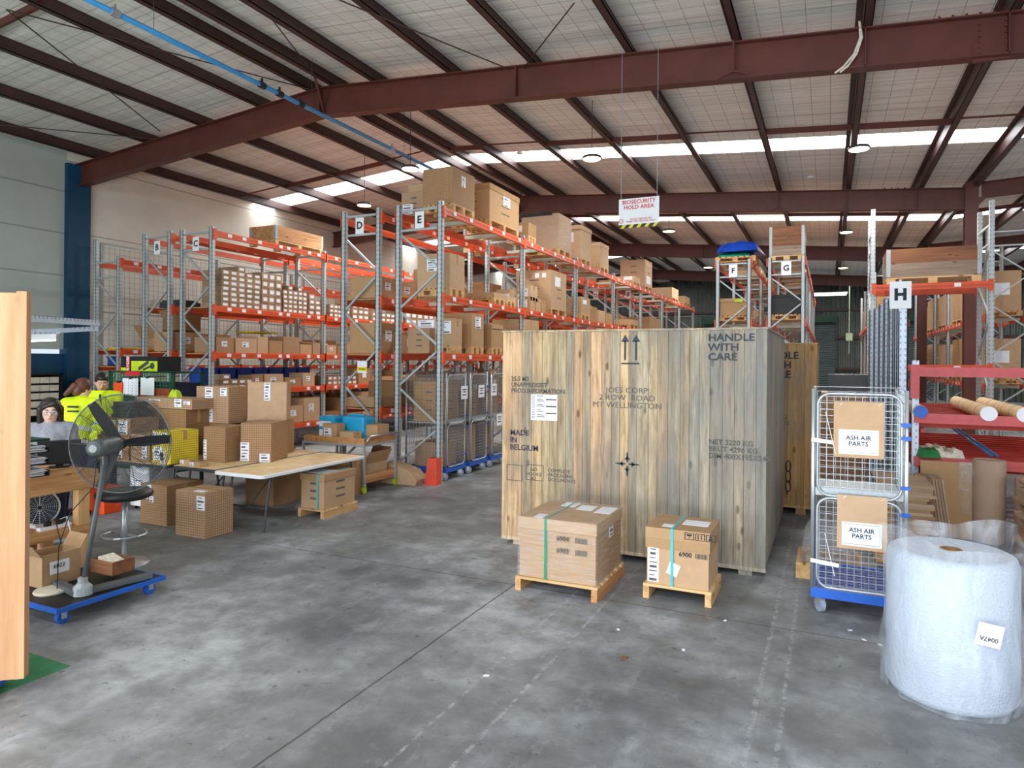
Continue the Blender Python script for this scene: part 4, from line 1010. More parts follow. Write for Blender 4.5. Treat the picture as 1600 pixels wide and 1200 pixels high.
# ================================================================== roll cages
CGW, CGD, CGH = .66, .80, 1.75
def cage_meshes():
    parts = {}
    def wires(plane, a0, a1, z0, z1, c, pitch=.05, r=.0017):
        mb = MB(); n = max(2, round((a1-a0)/pitch)); m_ = max(2, round((z1-z0)/pitch))
        for i in range(n+1):
            a = a0+(a1-a0)*i/n
            mb.box(a-r, a+r, c-r, c+r, z0, z1) if plane == 'xz' else mb.box(c-r, c+r, a-r, a+r, z0, z1)
        for i in range(m_+1):
            z = z0+(z1-z0)*i/m_
            mb.box(a0, a1, c-r, c+r, z-r, z+r) if plane == 'xz' else mb.box(c-r, c+r, a0, a1, z-r, z+r)
        return mb
    W, D, H = CGW, CGD, CGH
    mb = MB()
    mb.box(0, W, 0, .035, .13, .20).box(0, W, D-.035, D, .13, .20).box(0, .035, .035, D-.035, .13, .20).box(W-.035, W, .035, D-.035, .13, .20)
    parts['base_frame'] = (mb.mesh('base_frame', M['blue']), True)
    mb = MB(); mb.box(.036, W-.036, .036, D-.036, .17, .185)
    for i in range(8):
        for j in range(9): mb.box(.05+.072*i, .05+.072*i+.045, .05+.08*j, .05+.08*j+.055, .185, .20)
    parts['base_deck'] = (mb.mesh('base_deck', M['binblue']), True)
    def door(z0, z1, nm):
        r = .09; pts = []
        for cx, cz, a0 in ((W-.045-r, z1-r, 0), (.045+r, z1-r, 90), (.045+r, z0+r, 180), (W-.045-r, z0+r, 270)):
            for k in range(7):
                a = math.radians(a0+15*k); pts.append((cx+r*math.cos(a), .006, cz+r*math.sin(a)))
        pts.append(pts[0])
        d = MB().tube(pts, .010, 8, cap=False); d2 = wires('xz', .06, W-.06, z0+.02, z1-.02, .006)
        return d.mesh(nm, M['chrome'], True), d2.mesh('door_mesh', M['mesh_wire'])
    for nm, z0, z1 in (('upper_door', .93, 1.72), ('lower_door', .215, .91)):
        parts[nm] = door(z0, z1, nm)
    def side(x):
        mb = MB().tube([(x, .012, .2), (x, .012, H), (x, D-.012, H), (x, D-.012, .2)], .013, 8)
        return mb.mesh('side_frame', M['chrome'], True), wires('yz', .03, D-.03, .24, H-.04, x, .06).mesh('side_mesh', M['mesh_wire'])
    parts['side_frame'] = side(.012); parts['side_frame2'] = side(W-.012)
    mb = MB().tube([(.012, D-.012, .2), (.012, D-.012, H), (W-.012, D-.012, H), (W-.012, D-.012, .2)], .012, 8)
    parts['back_frame'] = (mb.mesh('back_frame', M['chrome'], True), wires('xz', .03, W-.03, .24, H-.04, D-.012, .08).mesh('back_mesh', M['mesh_wire']))
    mb = MB().box(.03, W-.03, .03, D-.03, .925, .94).box(.03, W-.03, .03, .045, .94, .985)
    parts['shelf'] = (mb.mesh('shelf', M['galv_plain']), True)
    for q, z in enumerate((.38, .83, 1.03, 1.4, 1.5)): parts['hinge_clip'+'2'*q] = (MB().box(W-.05, W+.012, -.016, .02, z-.013, z+.013).mesh('hinge_clip', M['blue']), True)
    w1 = MB().tube([(-.016, 0, .062), (.016, 0, .062)], .06, 18).mesh('wheel', M['wheelgrey'], False)
    f1 = MB().box(-.03, .03, -.035, .045, .118, .128).box(-.028, -.022, -.02, .03, .05, .12).box(.022, .028, -.02, .03, .05, .12).mesh('caster', M['chrome'])
    return parts, w1, f1
CP, CWH, CFK = cage_meshes()
def roll_cage(label, x, y, rot=0, full=True):
    t = thing('roll_cage', label, 'roll cage', (x, y, 0), rot)
    for nm, (me, ch_) in CP.items():
        o = inst(me, nm.rstrip('2'), t)
        if ch_ is not True: inst(ch_, ch_.name.split('.')[0], o)
    for cx in (.07, CGW-.07):
        for cy in (.07, CGD-.07):
            c = inst(CFK, 'caster', t, (cx, cy, 0), .5); inst(CWH, 'wheel', c)
    return t
cg = roll_cage('near silver wire roll cage on a blue base carrying two ASH AIR PARTS signs', -.115, 5.76)
# white plastic ties
for z0, nm in ((1.36, 0), (.42, 0)):
    MB().bar((.10, -.016, z0+.22), (.17, -.016, z0-.10), .028, .004).bar((0, -.014, z0), (.2, -.014, z0-.02), .004, .03).build('white_strap', M['white'], cg)
def asign(px0, py0, px1, py1, lab):
    a = atY(px0, py0, 5.73); b_ = atY(px1, py1, 5.73)
    x, z = (a.x+b_.x)/2, (a.z+b_.z)/2; w_, h = b_.x-a.x, a.z-b_.z
    t = thing('cardboard_sign', lab, 'sign', (x, 5.735, z))
    MB().box(-w_/2, w_/2, -.004, .004, -h/2, h/2).box(-w_/2, w_/2, -.0055, -.004, h*.06, h*.065).build('cardboard_backing', M['kraft'], t)
    p = MB().box(-w_*.40, w_*.40, -.006, -.004, -h*.44, h*.0).build('paper_sheet', M['paper'], t)
    q = MB()
    for (xa, xb, za, zb) in ((-.36, .36, -.405, -.402), (-.36, .36, -.035, -.032), (-.36, -.357, -.405, -.032), (.357, .36, -.405, -.032)): q.box(w_*xa, w_*xb, -.0066, -.006, h*za-.0005, h*zb+.0005)
    q.build('printed_border', M['navy'], p)
    text('sign_lettering', 'ASH AIR\nPARTS', .047, M['navy'], p, (0, -.0065, -h*.2), bold=.015)
    for s_ in (-.38, .38): MB().tube([(w_*s_, -.006, h*.44), (w_*s_+.02, -.008, h*.47), (w_*s_+.03, .012, h*.49), (w_*s_+.01, .02, h*.47)], .0025, 5).build('wire_tie', M['white'], t)
    return t
asign(1303, 627, 1381, 718, 'upper cardboard sign reading ASH AIR PARTS tied to the near roll cage')
asign(1308, 772, 1386, 864, 'lower cardboard sign reading ASH AIR PARTS tied to the near roll cage')
# cages under rack E
cl = ['first wire roll cage under rack E, beside the orange post guard, with a torn notice', 'middle wire roll cage under rack E holding a tall brown carton', 'third wire roll cage under rack E next to the big timber crate']
YC = [9.42, 10.22, 11.02]
for i in range(3):
    y0 = YC[i]; roll_cage(cl[i], -5.60, y0+.0, P90)
# rotz 90: local x -> +Y, local y -> -X ; front (local -y) faces +X
for i, (yy, zz, hh, ww, dd, lab, mt) in enumerate((
        (9.75, .20, .40, .5, .5, 'squat brown carton at the bottom of the first cage under rack E', 'kraft_dark'), (9.75, .945, .66, .55, .52, 'tall brown carton on the shelf of the first cage under rack E', 'kraft'),
        (10.55, .20, .62, .5, .3, 'narrow upright carton at the bottom of the middle cage under rack E', 'kraft'), (10.55, .945, .5, .5, .5, 'brown carton on the shelf of the middle cage under rack E', 'kraft_dark'),
        (11.35, .20, .6, .4, .35, 'brown carton at the bottom of the third cage under rack E', 'kraft'), (11.35, .945, .45, .5, .5, 'brown carton on the shelf of the third cage under rack E', 'kraft_dark'))):
    carton(-6.0, yy, zz, ww, dd, hh, lab, mat=mt, bands=i % 2 == 1)
for i, (yy, zz, lab) in enumerate(((9.98, 1.42, 'white notice on the upper door of the first cage under rack E'), (10.6, 1.42, 'white notice on the upper door of the middle cage under rack E'), (11.1, 1.43, 'small white notice on the upper door of the third cage under rack E'), (11.33, .86, 'white notice on the lower door of the third cage under rack E'))):
    n_ = thing('paper_notice', lab, 'notice', (-5.585, yy, zz)); MB().box(-.002, .002, -.11, .11, -.11, .11).build('sheet', M['paper'], n_)
    MB().box(.002, .003, -.07, .07, .04, .06).box(.002, .003, -.05, .05, 0, .02).box(.002, .003, -.07, .06, -.05, -.03).build('notice_print', M['inkfaded'], n_)
# tub carton lying at the foot of rack D/E frame
tag(MB().prism([(-.30, 0), (.32, 0), (.35, .08), (.22, .22), (-.2, .34), (-.32, .28)], -.16, .16).build('crumpled_carton', M['kraft'], None, (-6.15, 9.0, 0), .05), 'slumped brown carton on the floor against the end frame of rack E', 'carton')
# orange post guard
pg = thing('post_guard', 'orange steel guard bolted round the front post of rack E', 'post guard', (-5.62, 9.1, 0))
MB().box(-.075, .075, -.07, -.055, 0, .42).prism([(-.075, .42), (-.075, 0), (-.14, 0), (-.14, .06)], -.07, -.055, 'xz').build('front_plate', M['guard'], pg)
MB().box(.062, .075, -.055, .09, 0, .42).box(-.075, -.062, -.055, .09, 0, .42).build('side_plate', M['guard'], pg)
MB().box(-.17, .1, -.10, -.07, 0, .012).build('foot_plate', M['guard'], pg)

# ================================================================== bubble wrap roll
br_ = thing('bubble_wrap_roll', 'giant upright roll of white bubble wrap in a loose clear bag, front right', 'bubble wrap', (.67, 4.75, 0))
R0, HR = .335, .85
mb = MB(); prof = [(.30, 0), (R0-.02, .01), (R0+.004, .05), (R0, HR-.05), (R0-.015, HR-.012), (R0-.04, HR)]
for i in range(12): prof.append((R0-.05-.022*i, HR-.004*(i % 2)))
prof += [(.06, HR), (.05, HR-.05)]
mb.lathe(prof, 64); mb.build('wrap', M['bubble'], br_, smooth=True)
MB().lathe([(.058, HR-.04), (.058, HR+.004), (.045, HR+.004), (.045, HR-.03)], 20).build('cardboard_core', M['kraft_dark'], br_)
random.seed(5)
def bag_mesh():
    n, rows = 72, 30; vs = []; fs = []
    ph = [random.uniform(0, 6.28) for _ in range(8)]
    for i in range(rows):
        v = i/(rows-1)
        z = .004+v*(HR+.05)
        slump = .045*math.sin(math.pi*min(1, v*1.3))+.065*math.exp(-((v-.3)/.25)**2)
        for k in range(n):
            a = 2*math.pi*k/n
            r = R0+.012+slump*(.55+.45*math.sin(a*2+ph[0]+v*2.2))+.008*math.sin(9*a+ph[1]+6*v)+.006*math.sin(17*a+ph[2]-11*v)+.010*math.sin(3*a+ph[3]+4*v)
            r += (.05*max(0, v-.9)*10)*(.5+.5*math.sin(5*a+ph[4]))
            zz = z+(.10*max(0, (v-.86)/.14))*(.25+.75*max(0, math.sin(2*a+.4)))*1.0
            vs.append((r*math.cos(a), r*math.sin(a), zz))
    for i in range(rows-1):
        for k in range(n): fs.append((i*n+k, i*n+(k+1) % n, (i+1)*n+(k+1) % n, (i+1)*n+k))
    b_ = MB(); b_.add(vs, fs); return b_
bo = bag_mesh().build('clear_bag', M['bag'], br_, smooth=True); bo['label'] = 'loose crinkled clear plastic bag'
p_ = MB().obox((0, 0, 0), .13, .003, .12, Matrix.Identity(3)); lb = p_.build('shipping_label', M['paper'], br_)
dirc = Vector((.30, -.954, 0)).normalized(); aa = math.atan2(dirc.x, -dirc.y)
lb.location = (dirc.x*(R0+.075), dirc.y*(R0+.075), .5); lb.rotation_euler = (0, .2, aa)
text('label_lettering', '0047A', .036, M['inkfaded'], lb, (0, -.003, -.02), roll=math.pi, bold=.01)

# ================================================================== right hand side
# bundle of spare uprights
for i, (px, pt) in enumerate(((1411, 470), (1404, 478), (1396, 464), (1388, 466), (1380, 475), (1372, 482), (1364, 484))):
    Yf = 9.46+.5*i; p = atY(px, pt, Yf); h = p.z
    t = thing('spare_upright_frame', ['nearest', 'second', 'third', 'fourth', 'fifth', 'sixth', 'rearmost'][i]+' galvanised rack frame in the bundle standing under the H sign', 'rack frame', (p.x, Yf, 0))
    for yy in (0, .26): inst(post_mesh(h, 'galv_blue', 'y', .10, .07), 'post', t, (0, yy, 0))
    inst(frame_brace(.26, h-.1, 'bar'), 'bracing', t, (0, 0, 0), P90)
sp_ = atY(1407, 461, 9.40)
hs2 = thing('letter_sign', 'white plate with a bold letter H on the bundle of spare rack frames', 'sign', (sp_.x, 9.40, sp_.z))
MB().box(-.115, .115, -.004, .004, -.165, .165).build('sign_plate', M['white'], hs2); text('sign_letter', 'H', .19, M['ink'], hs2, (0, -.006, 0), bold=.05)
MB().box(-.012, .012, .004, .03, -.2, .19).build('bracket', M['galv_blue'], hs2)
# red beam rack (short rack storing red beams)
rr = thing('storage_frame', 'faded red low rack of crossbeams in front of the bundle of frames at right', 'rack', (.98, 9.3, 0))
for z in (1.92, 1.37, .86): MB().box(-.05, 3.2, -.05, .0, z-.11, z).box(-.05, 3.2, -.056, -.05, z-.065, z-.045).build('front_beam', M['pinkred'], rr)
MB().box(-.09, .0, -.052, .03, 1.55, 1.95).build('beam_connector', M['pinkred'], rr)
MB().box(-.07, -.0, .0, .07, 0, 2.0).build('post', M['galv_blue'], rr)
inst(post_mesh(2.0, 'galv_blue'), 'post', rr, (3.2, .05, 0)); inst(post_mesh(2.0, 'galv_blue'), 'post', rr, (3.2, 3.0, 0)); inst(post_mesh(1.4, 'galv_blue'), 'post', rr, (.04, 4.05, 0))
for k, z in enumerate((1.30, .80)):
    for i in range(13): MB().box(.0, 3.15, .22+.31*i, .28+.31*i, z-.11, z).build('red_crossbeam', M['red'], rr)
for xx, zz in ((.02, 1.14), (3.1, 1.14), (.02, .64), (3.1, .64)): MB().box(xx, xx+.04, 0, 4.1, zz, zz+.05).build('side_rail', M['red'], rr)
def proll(p, q, r, lab, end='paper'):
    t = thing('paper_roll', lab, 'paper roll', p); d = Vector(q)-Vector(p)
    MB().tube([(0, 0, 0), d*.25, d*.5, d], r, 20).build('roll', M['ply'] if True else M['rollpaper'], t, smooth=False)
    u = d.normalized(); MB().tube([-u*.02, u*.01], r*.97, 20).build('end_cap', M[end], t)
    for f in (.15, .32, .5, .68): MB().tube([d*f-u*.008, d*f+u*.008], r+.002, 20).build('tape_band', M['kraft_dark'], t)
    return t
r0_ = .085
p = atX(1558, 632, 1.72); proll((1.66, 9.25, 1.30+r0_+.01), (1.75, 12.0, 1.30+r0_+.01), r0_, 'long paper-wrapped roll with a white end lying on the red rack')
proll((2.0, 9.25, 1.30+r0_+.01), (2.06, 11.9, 1.30+r0_+.01), r0_, 'second long paper-wrapped roll at the right edge on the red rack')
proll((.99, 9.22, 1.30+r0_+.01), (.99, 11.2, 1.30+r0_+.01), .075, 'shorter paper-wrapped roll with a blue end on the left of the red rack', 'blue')
# blue steel tubes
tt = thing('steel_tubes', 'pair of slim blue tubes leaning diagonally across the red rack', 'tubes', (1.38, 9.0, 0))
a0 = atD(1550, 715, 7.9)-Vector((1.38, 9.0, 0)); a1 = atD(1465, 655, 10.2)-Vector((1.38, 9.0, 0))
for s_ in (0, .055): MB().tube([a0+Vector((s_, 0, .02)), a1+Vector((s_, 0, .02))], .016, 8).build('tube', M['tubeblue'], tt, smooth=True)
# rope/straps heap and green bag
tag(lumpy(.42, .7, .16, 10, .7).build('rope_heap', M['rope'], None, (1.22, 9.7, .81), .2, smooth=True), 'tangled heap of cream straps and rope on the lower red beams', 'rope', kind='stuff')
tag(lumpy(.22, .4, .12, 7, .5).build('green_bag', M['green'], None, (1.06, 9.33, .87), .2, smooth=True), 'green plastic bag lying beside the cream straps on the red rack', 'bag')
# tall brown paper roll
pr = thing('kraft_paper_roll', 'tall upright roll of brown paper standing below the red rack', 'paper roll', (1.62, 8.98, 0))
MB().lathe([(.15, 0), (.155, .01), (.155, .9), (.15, .905), (.03, .905), (.03, .88)], 32).build('roll', M['rollpaper'], pr, smooth=False)
pr = thing('kraft_paper_roll', 'second upright brown paper roll, behind the stack of flat cartons at right edge', 'paper roll', (1.95, 8.85, 0))
MB().lathe([(.12, 0), (.125, .01), (.125, .74), (.12, .75)], 28).build('roll', M['rollpaper'], pr)
# folded cartons standing
fb = thing('flattened_carton', 'wide flattened carton leaning upright below the red rack', 'flattened carton', (1.22, 9.0, 0))
MB().obox((0, 0, .42), .50, .012, .86, Matrix.Rotation(-.06, 3, 'X')).build('board', M['kraft'], fb)
for i in range(9):
    t = MB().obox((0, .0, .37), .012, .45, .74, Matrix.Rotation(-.16-.0*i, 3, 'Y')).box(0, 0.0001, 0, .0001, 0, .0001)
    o = MB().obox((0, 0, .365), .022, .42, .73, Matrix.Rotation(-.14, 3, 'Y')).build('flattened_carton', M['kraft_stack'], None, (.94+.027*i, 8.62, 0)); tag(o, 'one of a row of flattened cartons standing on edge below the red rack', 'flattened carton', 'row of flattened cartons standing on edge')
# stack of flattened cartons beside the cage
random.seed(9)
for i in range(22):
    w_ = .42+random.uniform(-.05, .05); o = MB().box(-w_/2, w_/2, -.35, .35, 0, .028).build('flattened_carton', M['kraft_stack'], None, (.72+random.uniform(-.03, .03), 7.9, .14+.029*i+(.30 if i > 15 else 0)*0), random.uniform(-.06, .06))
    tag(o, 'flattened carton in the tall pile right behind the near roll cage', 'flattened carton', 'pile of flattened cartons behind the roll cage')
for i in range(16):
    o = MB().box(-.2, .2, -.32, .32, 0, .034).build('flattened_carton', M['kraft_stack'], None, (.68+random.uniform(-.02, .02), 8.7, .14+.0345*i+.55*0), random.uniform(-.05, .05)); tag(o, 'flattened carton in the rear pile between the roll cage and the red rack', 'flattened carton', 'rear pile of flattened cartons')
for j_ in range(2): pallet(.7, 7.9+.8*j_, 0, .55, .74, ['pallet under the pile of flattened cartons behind the roll cage', 'pallet under the rear pile of flattened cartons'][j_], h=.135)
for i in range(24):
    w_ = .62+random.uniform(-.06, .04); o = MB().box(-w_/2, w_/2, -.4, .4, 0, .034).build('flattened_carton', M['kraft_stack'], None, (2.02+random.uniform(-.03, .03), 7.75, .0+.0345*i), random.uniform(-.08, .08))
    tag(o, 'flattened carton in the leaning pile at the right edge of the photo', 'flattened carton', 'pile of flattened cartons at the right edge')
tag(MB().box(-.3, .3, -.3, .3, 0, .03).box(-.28, .3, -.3, .28, .03, .045).build('flattened_carton', M['kraft'], None, (2.03, 7.7, .83), .15), 'bright flattened carton on top of the right edge pile', 'flattened carton')
# pallet poking left of the cage, film heap
pallet(.02, 6.95, 0, .55, .6, 'short pale pallet poking out behind the left side of the near roll cage', h=.14)
tag(lumpy(.5, .5, .4, 10, .6).build('film_heap', M['film'], None, (.02, 6.95, .141), smooth=True), 'heap of clear film on the pallet behind the near roll cage', 'plastic film', kind='stuff')
tag(lumpy(.5, .5, .3, 10, .6).build('film_heap', M['film'], None, (.95, 7.2, 0), smooth=True), 'heap of clear film on the floor right of the near roll cage', 'plastic film', kind='stuff')
# hanging film over red rack
tag(lumpy(.16, .62, .09, 9, .7).build('hanging_film', M['film'], None, (1.42, 9.0, .55), 0, smooth=True), 'scrunched clear film hanging from the red rack beside the brown paper roll', 'plastic film', kind='stuff')
bpy.data.objects['hanging_film'].rotation_euler = (P90, 0, 0)
# things between the second crate and the frames
carton(.28, 13.2, .95, .75, .8, .50, 'wide brown carton seen through the gap right of the second crate', mat='kraft', lid=True)
carton(.22, 13.2, .0, 1.1, .9, .95, 'big carton load on the floor right of the second crate', mat='kraft_dark')
tag(MB().box(-.35, .35, -.3, .3, 0, .3).build('black_tub', M['char'], None, (.35, 13.2, 1.47)), 'dark tub on top of the wide carton right of the second crate', 'tub')
es = thing('power_outlet_box', 'pale yellow switch box hanging from a conduit near the rear wall', 'switch box', (1.0, 40.0, 3.4))
MB().box(-.16, .16, -.05, .05, -.2, .2).build('box', M['exit'], es); MB().tube([(0, 0, .2), (0, 0, roofz(1.0)+PT-.03-3.4)], .02, 6).tube([(0, 0, -.2), (0, 0, -.9)], .02, 6).build('conduit', M['exit'], es)
# leaf and scraps on floor
lf = MB(); pts = []
for k in range(11):
    a = 2*math.pi*k/11; r = .038 if k % 2 else .016; pts.append((r*math.cos(a), r*math.sin(a)))
lf.prism(pts, .004, .008, 'xy'); tag(lf.build('dry_leaf', M['darkwood'], None, (-1.2, 4.32, 0), .4), 'curled dry brown leaf on the concrete floor in front of the pallets', 'leaf')
random.seed(21)
for i, (px, py) in enumerate(((760, 1056), (966, 984), (1068, 1016), (1133, 970), (1328, 985), (1350, 1000), (1376, 1008))):
    p = atZ(px, py, 0); tag(MB().prism([(-.02, -.006), (.012, -.012), (.02, .006), (-.01, .012)], 0.001, .004, 'xy').build('paper_scrap', M['paper'], None, (p.x, p.y, 0), random.uniform(0, 3)), 'tiny white paper scrap on the bare concrete floor', 'paper scrap', 'white paper scraps on the floor')

# ================================================================== left: partition panel
pn = thing('timber_partition', 'upright plywood faced timber partition at the left edge of the photo', 'partition', (-4.27, 2.37, 0), math.radians(41))
MB().box(-1.3, -.052, -.018, .0, .07, 2.33).build('plywood_sheet', M['plysheet'], pn)
MB().box(-.052, -.0, -.024, .045, .07, 2.34).build('end_stud', M['plysheet'], pn); MB().box(-1.3, -.052, .0, .1, .07, .16).build('bottom_plate', M['pine'], pn); MB().box(-1.3, -.052, .0, .1, 2.24, 2.33).build('top_plate', M['pine'], pn)
pj = thing('blue_dolly', 'bright blue dolly foot under the plywood partition at the left edge', 'dolly', (-4.36, 2.22, 0), math.radians(41))
MB().box(-.5, .05, -.06, .16, .035, .068).box(-.5, .055, -.07, -.06, .03, .075).build('platform', M['blue'], pj)
for x in (-.45, 0): MB().tube([(x, -.03, .02), (x, .03, .02)], .02, 10).tube([(x, .1, .02), (x, .15, .02)], .02, 10).build('wheel', M['black'], pj)

BLD = .95
# ================================================================== dolly with fan
dl = thing('platform_dolly', 'black topped dolly with a blue rim carrying the pedestal fan', 'dolly', (-5.42, 3.42, 0), .0)
mb = MB().box(-.40, .40, -.42, .42, .125, .14); mb.build('deck', M['black'], dl)
MB().box(-.42, .42, -.44, -.42, .105, .142).box(-.42, .42, .42, .44, .105, .142).box(-.42, -.4, -.42, .42, .105, .142).box(.4, .42, -.42, .42, .105, .142).build('blue_rim', M['blue'], dl, bevel=.004)
for x in (-.33, .33):
    for y in (-.35, .35):
        c = MB().box(x-.03, x+.03, y-.03, y+.03, .09, .125).box(x-.03, x-.024, y-.02, y+.02, .04, .1).box(x+.024, x+.03, y-.02, y+.02, .04, .1).build('caster', M['chrome'], dl)
        MB().tube([(x-.02, y, .045), (x+.02, y, .045)], .045, 16).build('wheel', M['blue'], c)
fan = thing('pedestal_fan', 'large grey industrial pedestal fan standing on the blue rimmed dolly', 'fan', (-5.17, 3.30, .141))
FB = Vector((-5.17, 3.30, .141))
def L(v): return Vector(v)-FB
hub = atD(188, 693, 5.55); rear = atD(152, 700, 5.2); ax = (hub-rear).normalized()
neck = atD(165, 716, 5.33)
base = Vector((-5.15, 3.28, .20))
MB().bar(L((-5.15, 3.22, .165)), L((-5.05, 3.76, .165)), .07, .045).bar(L((-5.15, 3.22, .165)), L((-5.55, 3.3, .165)), .07, .045).build('base_leg', M['fangrey'], fan, bevel=.008)
MB().lathe([(.07, 0), (.065, .06), (.035, .09), (.035, .13)], 16, tuple(L((-5.15, 3.26, .145)))).build('base_socket', M['galv_plain'], fan)
MB().tube([L((-5.15, 3.26, .2)), L(neck)], .019, 14).build('pole', M['fangrey'], fan, smooth=True)
MB().tube([L(neck)-Vector((0, 0, .06)), L(neck)+Vector((0, 0, .02))], .03, 12).tube([L(neck), L(neck)+Vector((0, 0, .06))], .022, 8).build('pole_clamp', M['char'], fan)
mo = MB().tube([L(rear-ax*.06), L(rear-ax*.05), L(rear), L(hub-ax*.11), L(hub-ax*.06), L(hub-ax*.05)], .07, 20, rs=[.04, .062, .07, .07, .06, .03]).build('motor', M['fangrey'], fan, smooth=True)
MB().tube([L(rear-ax*.065), L(rear-ax*.055)], .03, 14).build('motor_cap', M['galv_plain'], mo)
Rz = ax.to_track_quat('Z', 'Y').to_matrix(); RC = .405
cg_ = MB()
def ring(r, off, w_=.0022, n=56): 
    return [L(hub+Rz@Vector((r*math.cos(2*math.pi*k/n), r*math.sin(2*math.pi*k/n), off))) for k in range(n+1)]
def dome(r): return .085*(1-(r/RC)**2)
MB().tube(ring(RC, 0), .0060, 8, cap=False).build('rim', M['fangrey'], fan, smooth=True)
for sgn, nm in ((-1, 'rear_guard'), (1, 'front_guard')):
    g = MB()
    for k in range(26): r = .07+(RC-.07)*k/26; g.tube(ring(r, sgn*dome(r), n=40), .0017, 4, cap=False)
    for k in range(10):
        a = 2*math.pi*k/10
        g.tube([L(hub+Rz@Vector((r*math.cos(a), r*math.sin(a), sgn*(dome(r)+.003)))) for r in (.05, .15, .25, .35, RC)], .0022, 5)
    g.build(nm, M['char'], fan)
for k, ang in enumerate((0, 120, 240)):
    # blade directions chosen on the disc: one up-left, one right, one down
    b_ = MB(); a0 = math.radians(ang)+BLD if 'BLD' in globals() else math.radians(ang)
    vs = []; n = 9
    for i in range(n):
        r = .04+.37*i/(n-1); wd = .024+.022*math.sin(math.pi*min(1, (i+1)/n)*.9); tw = .5-.25*i/n
        for s_ in (-1, 1):
            loc = Vector((r*math.cos(a0)-s_*wd*math.cos(tw)*math.sin(a0), r*math.sin(a0)+s_*wd*math.cos(tw)*math.cos(a0), s_*wd*math.sin(tw)))
            vs.append(L(hub+Rz@loc)); vs.append(L(hub+Rz@(loc+Vector((0, 0, .005)))))
    fs = []
    for i in range(n-1):
        k0 = 4*i; k1 = k0+4
        fs += [(k0, k0+2, k1+2, k1), (k0+1, k1+1, k1+3, k0+3), (k0, k1, k1+1, k0+1), (k0+2, k0+3, k1+3, k1+2)]
    fs += [(0, 1, 3, 2), (4*(n-1), 4*(n-1)+2, 4*(n-1)+3, 4*(n-1)+1)]
    b_.add(vs, fs).build('blade', M['black'], fan, smooth=False)
MB().tube([L(hub-ax*.04), L(hub+ax*.03)], .045, 16).build('blade_hub', M['black'], fan)
MB().tube([L(rear+Vector((0, 0, -.06))), L(rear+Vector((-.01, -.02, -.3))), L((-5.3, 3.25, .75)), L((-5.35, 3.2, .5)), L((-5.4, 3.22, .16))], .004, 6).build('power_cord', M['black'], fan, smooth=True)
bk = thing('wicker_basket', 'brown wicker tray basket with papers on the fan dolly', 'basket', (-5.36, 3.64, .19))
MB().box(-.13, .13, -.09, .09, 0, .01).box(-.14, .14, -.1, -.085, 0, .11).box(-.14, .14, .085, .1, 0, .11).box(-.14, -.125, -.085, .085, 0, .11).box(.125, .14, -.085, .085, 0, .11).build('tray', M['darkwood'], bk, bevel=.006)
MB().obox((0, 0, .07), .2, .13, .06, Matrix.Rotation(.25, 3, 'Y')).build('folded_paper', M['rope'], bk)
tag(MB().lathe([(.12, 0), (.125, .01), (.12, .02), (.03, .02)], 28).build('round_base_plate', M['cream'], None, (-5.43, 3.20, .141)), 'round cream metal plate with bolt holes lying on the fan dolly', 'plate')
o = carton(-5.66, 3.34, .142, .24, .3, .26, 'open brown carton on the fan dolly with a label reading 6022', open_=True)
lb = MB().box(.131, .134, -.1, .05, .1, .2).build('shipping_label', M['paper'], o); text('label_lettering', '6022', .045, M['ink'], lb, (.136, -.03, .16), '+x')

# ================================================================== packing bench (left)
bn = thing('timber_workbench', 'rough pine workbench behind the pedestal fan at the left', 'workbench', (-6.05, 3.0, 0))
MB().box(-.62, .02, -.7, .95, .9, .94).build('benchtop', M['pine_y'], bn)
MB().box(-.02, .025, -.7, .95, .78, .9).build('front_apron', M['pine_y'], bn); MB().box(-.62, .02, .93, .97, .78, .9).build('end_apron', M['pine'], bn)
for x in (-.07, -.60):
    for y in (-.65, .78): MB().box(x, x+.08, y, y+.1, 0, .9 if x < -.5 else .78).build('leg', M['pine'], bn)
MB().box(-.52, -.02, -.7, .78, .44, .46).build('lower_shelf', M['pine_y'], bn); MB().box(-.02, .02, -.7, .88, .38, .46).build('shelf_rail', M['pine_y'], bn)
MB().box(-.52, -.02, -.7, .78, .12, .15).build('bottom_shelf', M['pine_y'], bn)
hf_ = thing('desk_fan', 'small round white desk fan on the lower shelf of the pine workbench', 'fan', (-6.30, 3.60, .461))
hax = Vector((.9, -.45, .05)).normalized(); Rh = hax.to_track_quat('Z', 'Y').to_matrix(); hc = Vector((0, 0, .17))
MB().tube([hc-hax*.05, hc+hax*.03], .155, 28).build('housing', M['white'], hf_)
g = MB()
for k in range(9): g.tube([hc+Rh@Vector(((.02+.015*k)*math.cos(a), (.02+.015*k)*math.sin(a), .04)) for a in [2*math.pi*i/24 for i in range(25)]], .002, 4, cap=False)
for k in range(16): a = 2*math.pi*k/16; g.tube([hc+Rh@Vector((.02*math.cos(a), .02*math.sin(a), .042)), hc+Rh@Vector((.15*math.cos(a), .15*math.sin(a), .042))], .002, 4)
g.build('grille', M['chrome'], hf_); MB().tube([hc+hax*.03, hc+hax*.036], .14, 24).build('grille_backing', M['navy'], hf_); MB().box(-.07, .07, -.07, .07, 0, .03).build('stand', M['white'], hf_)
pw = thing('power_strip', 'white power strip with plugged cords beside the small desk fan', 'power strip', (-6.12, 3.62, .461))
MB().box(-.03, .03, -.13, .13, 0, .03).build('strip', M['white'], pw)
for k in range(2):
    MB().box(-.018, .018, -.08+.1*k, -.03+.1*k, .03, .07).build('plug', M['black'], pw)
    MB().tube([(0, -.05+.1*k, .07), (.08, -.04+.1*k, .1), (.13, -.02+.1*k, -.1), (.12, .02+.05*k, -.3), (.10, -.05, -.42)], .005, 6).build('cord', M[['black', 'white'][k]], pw, smooth=True)
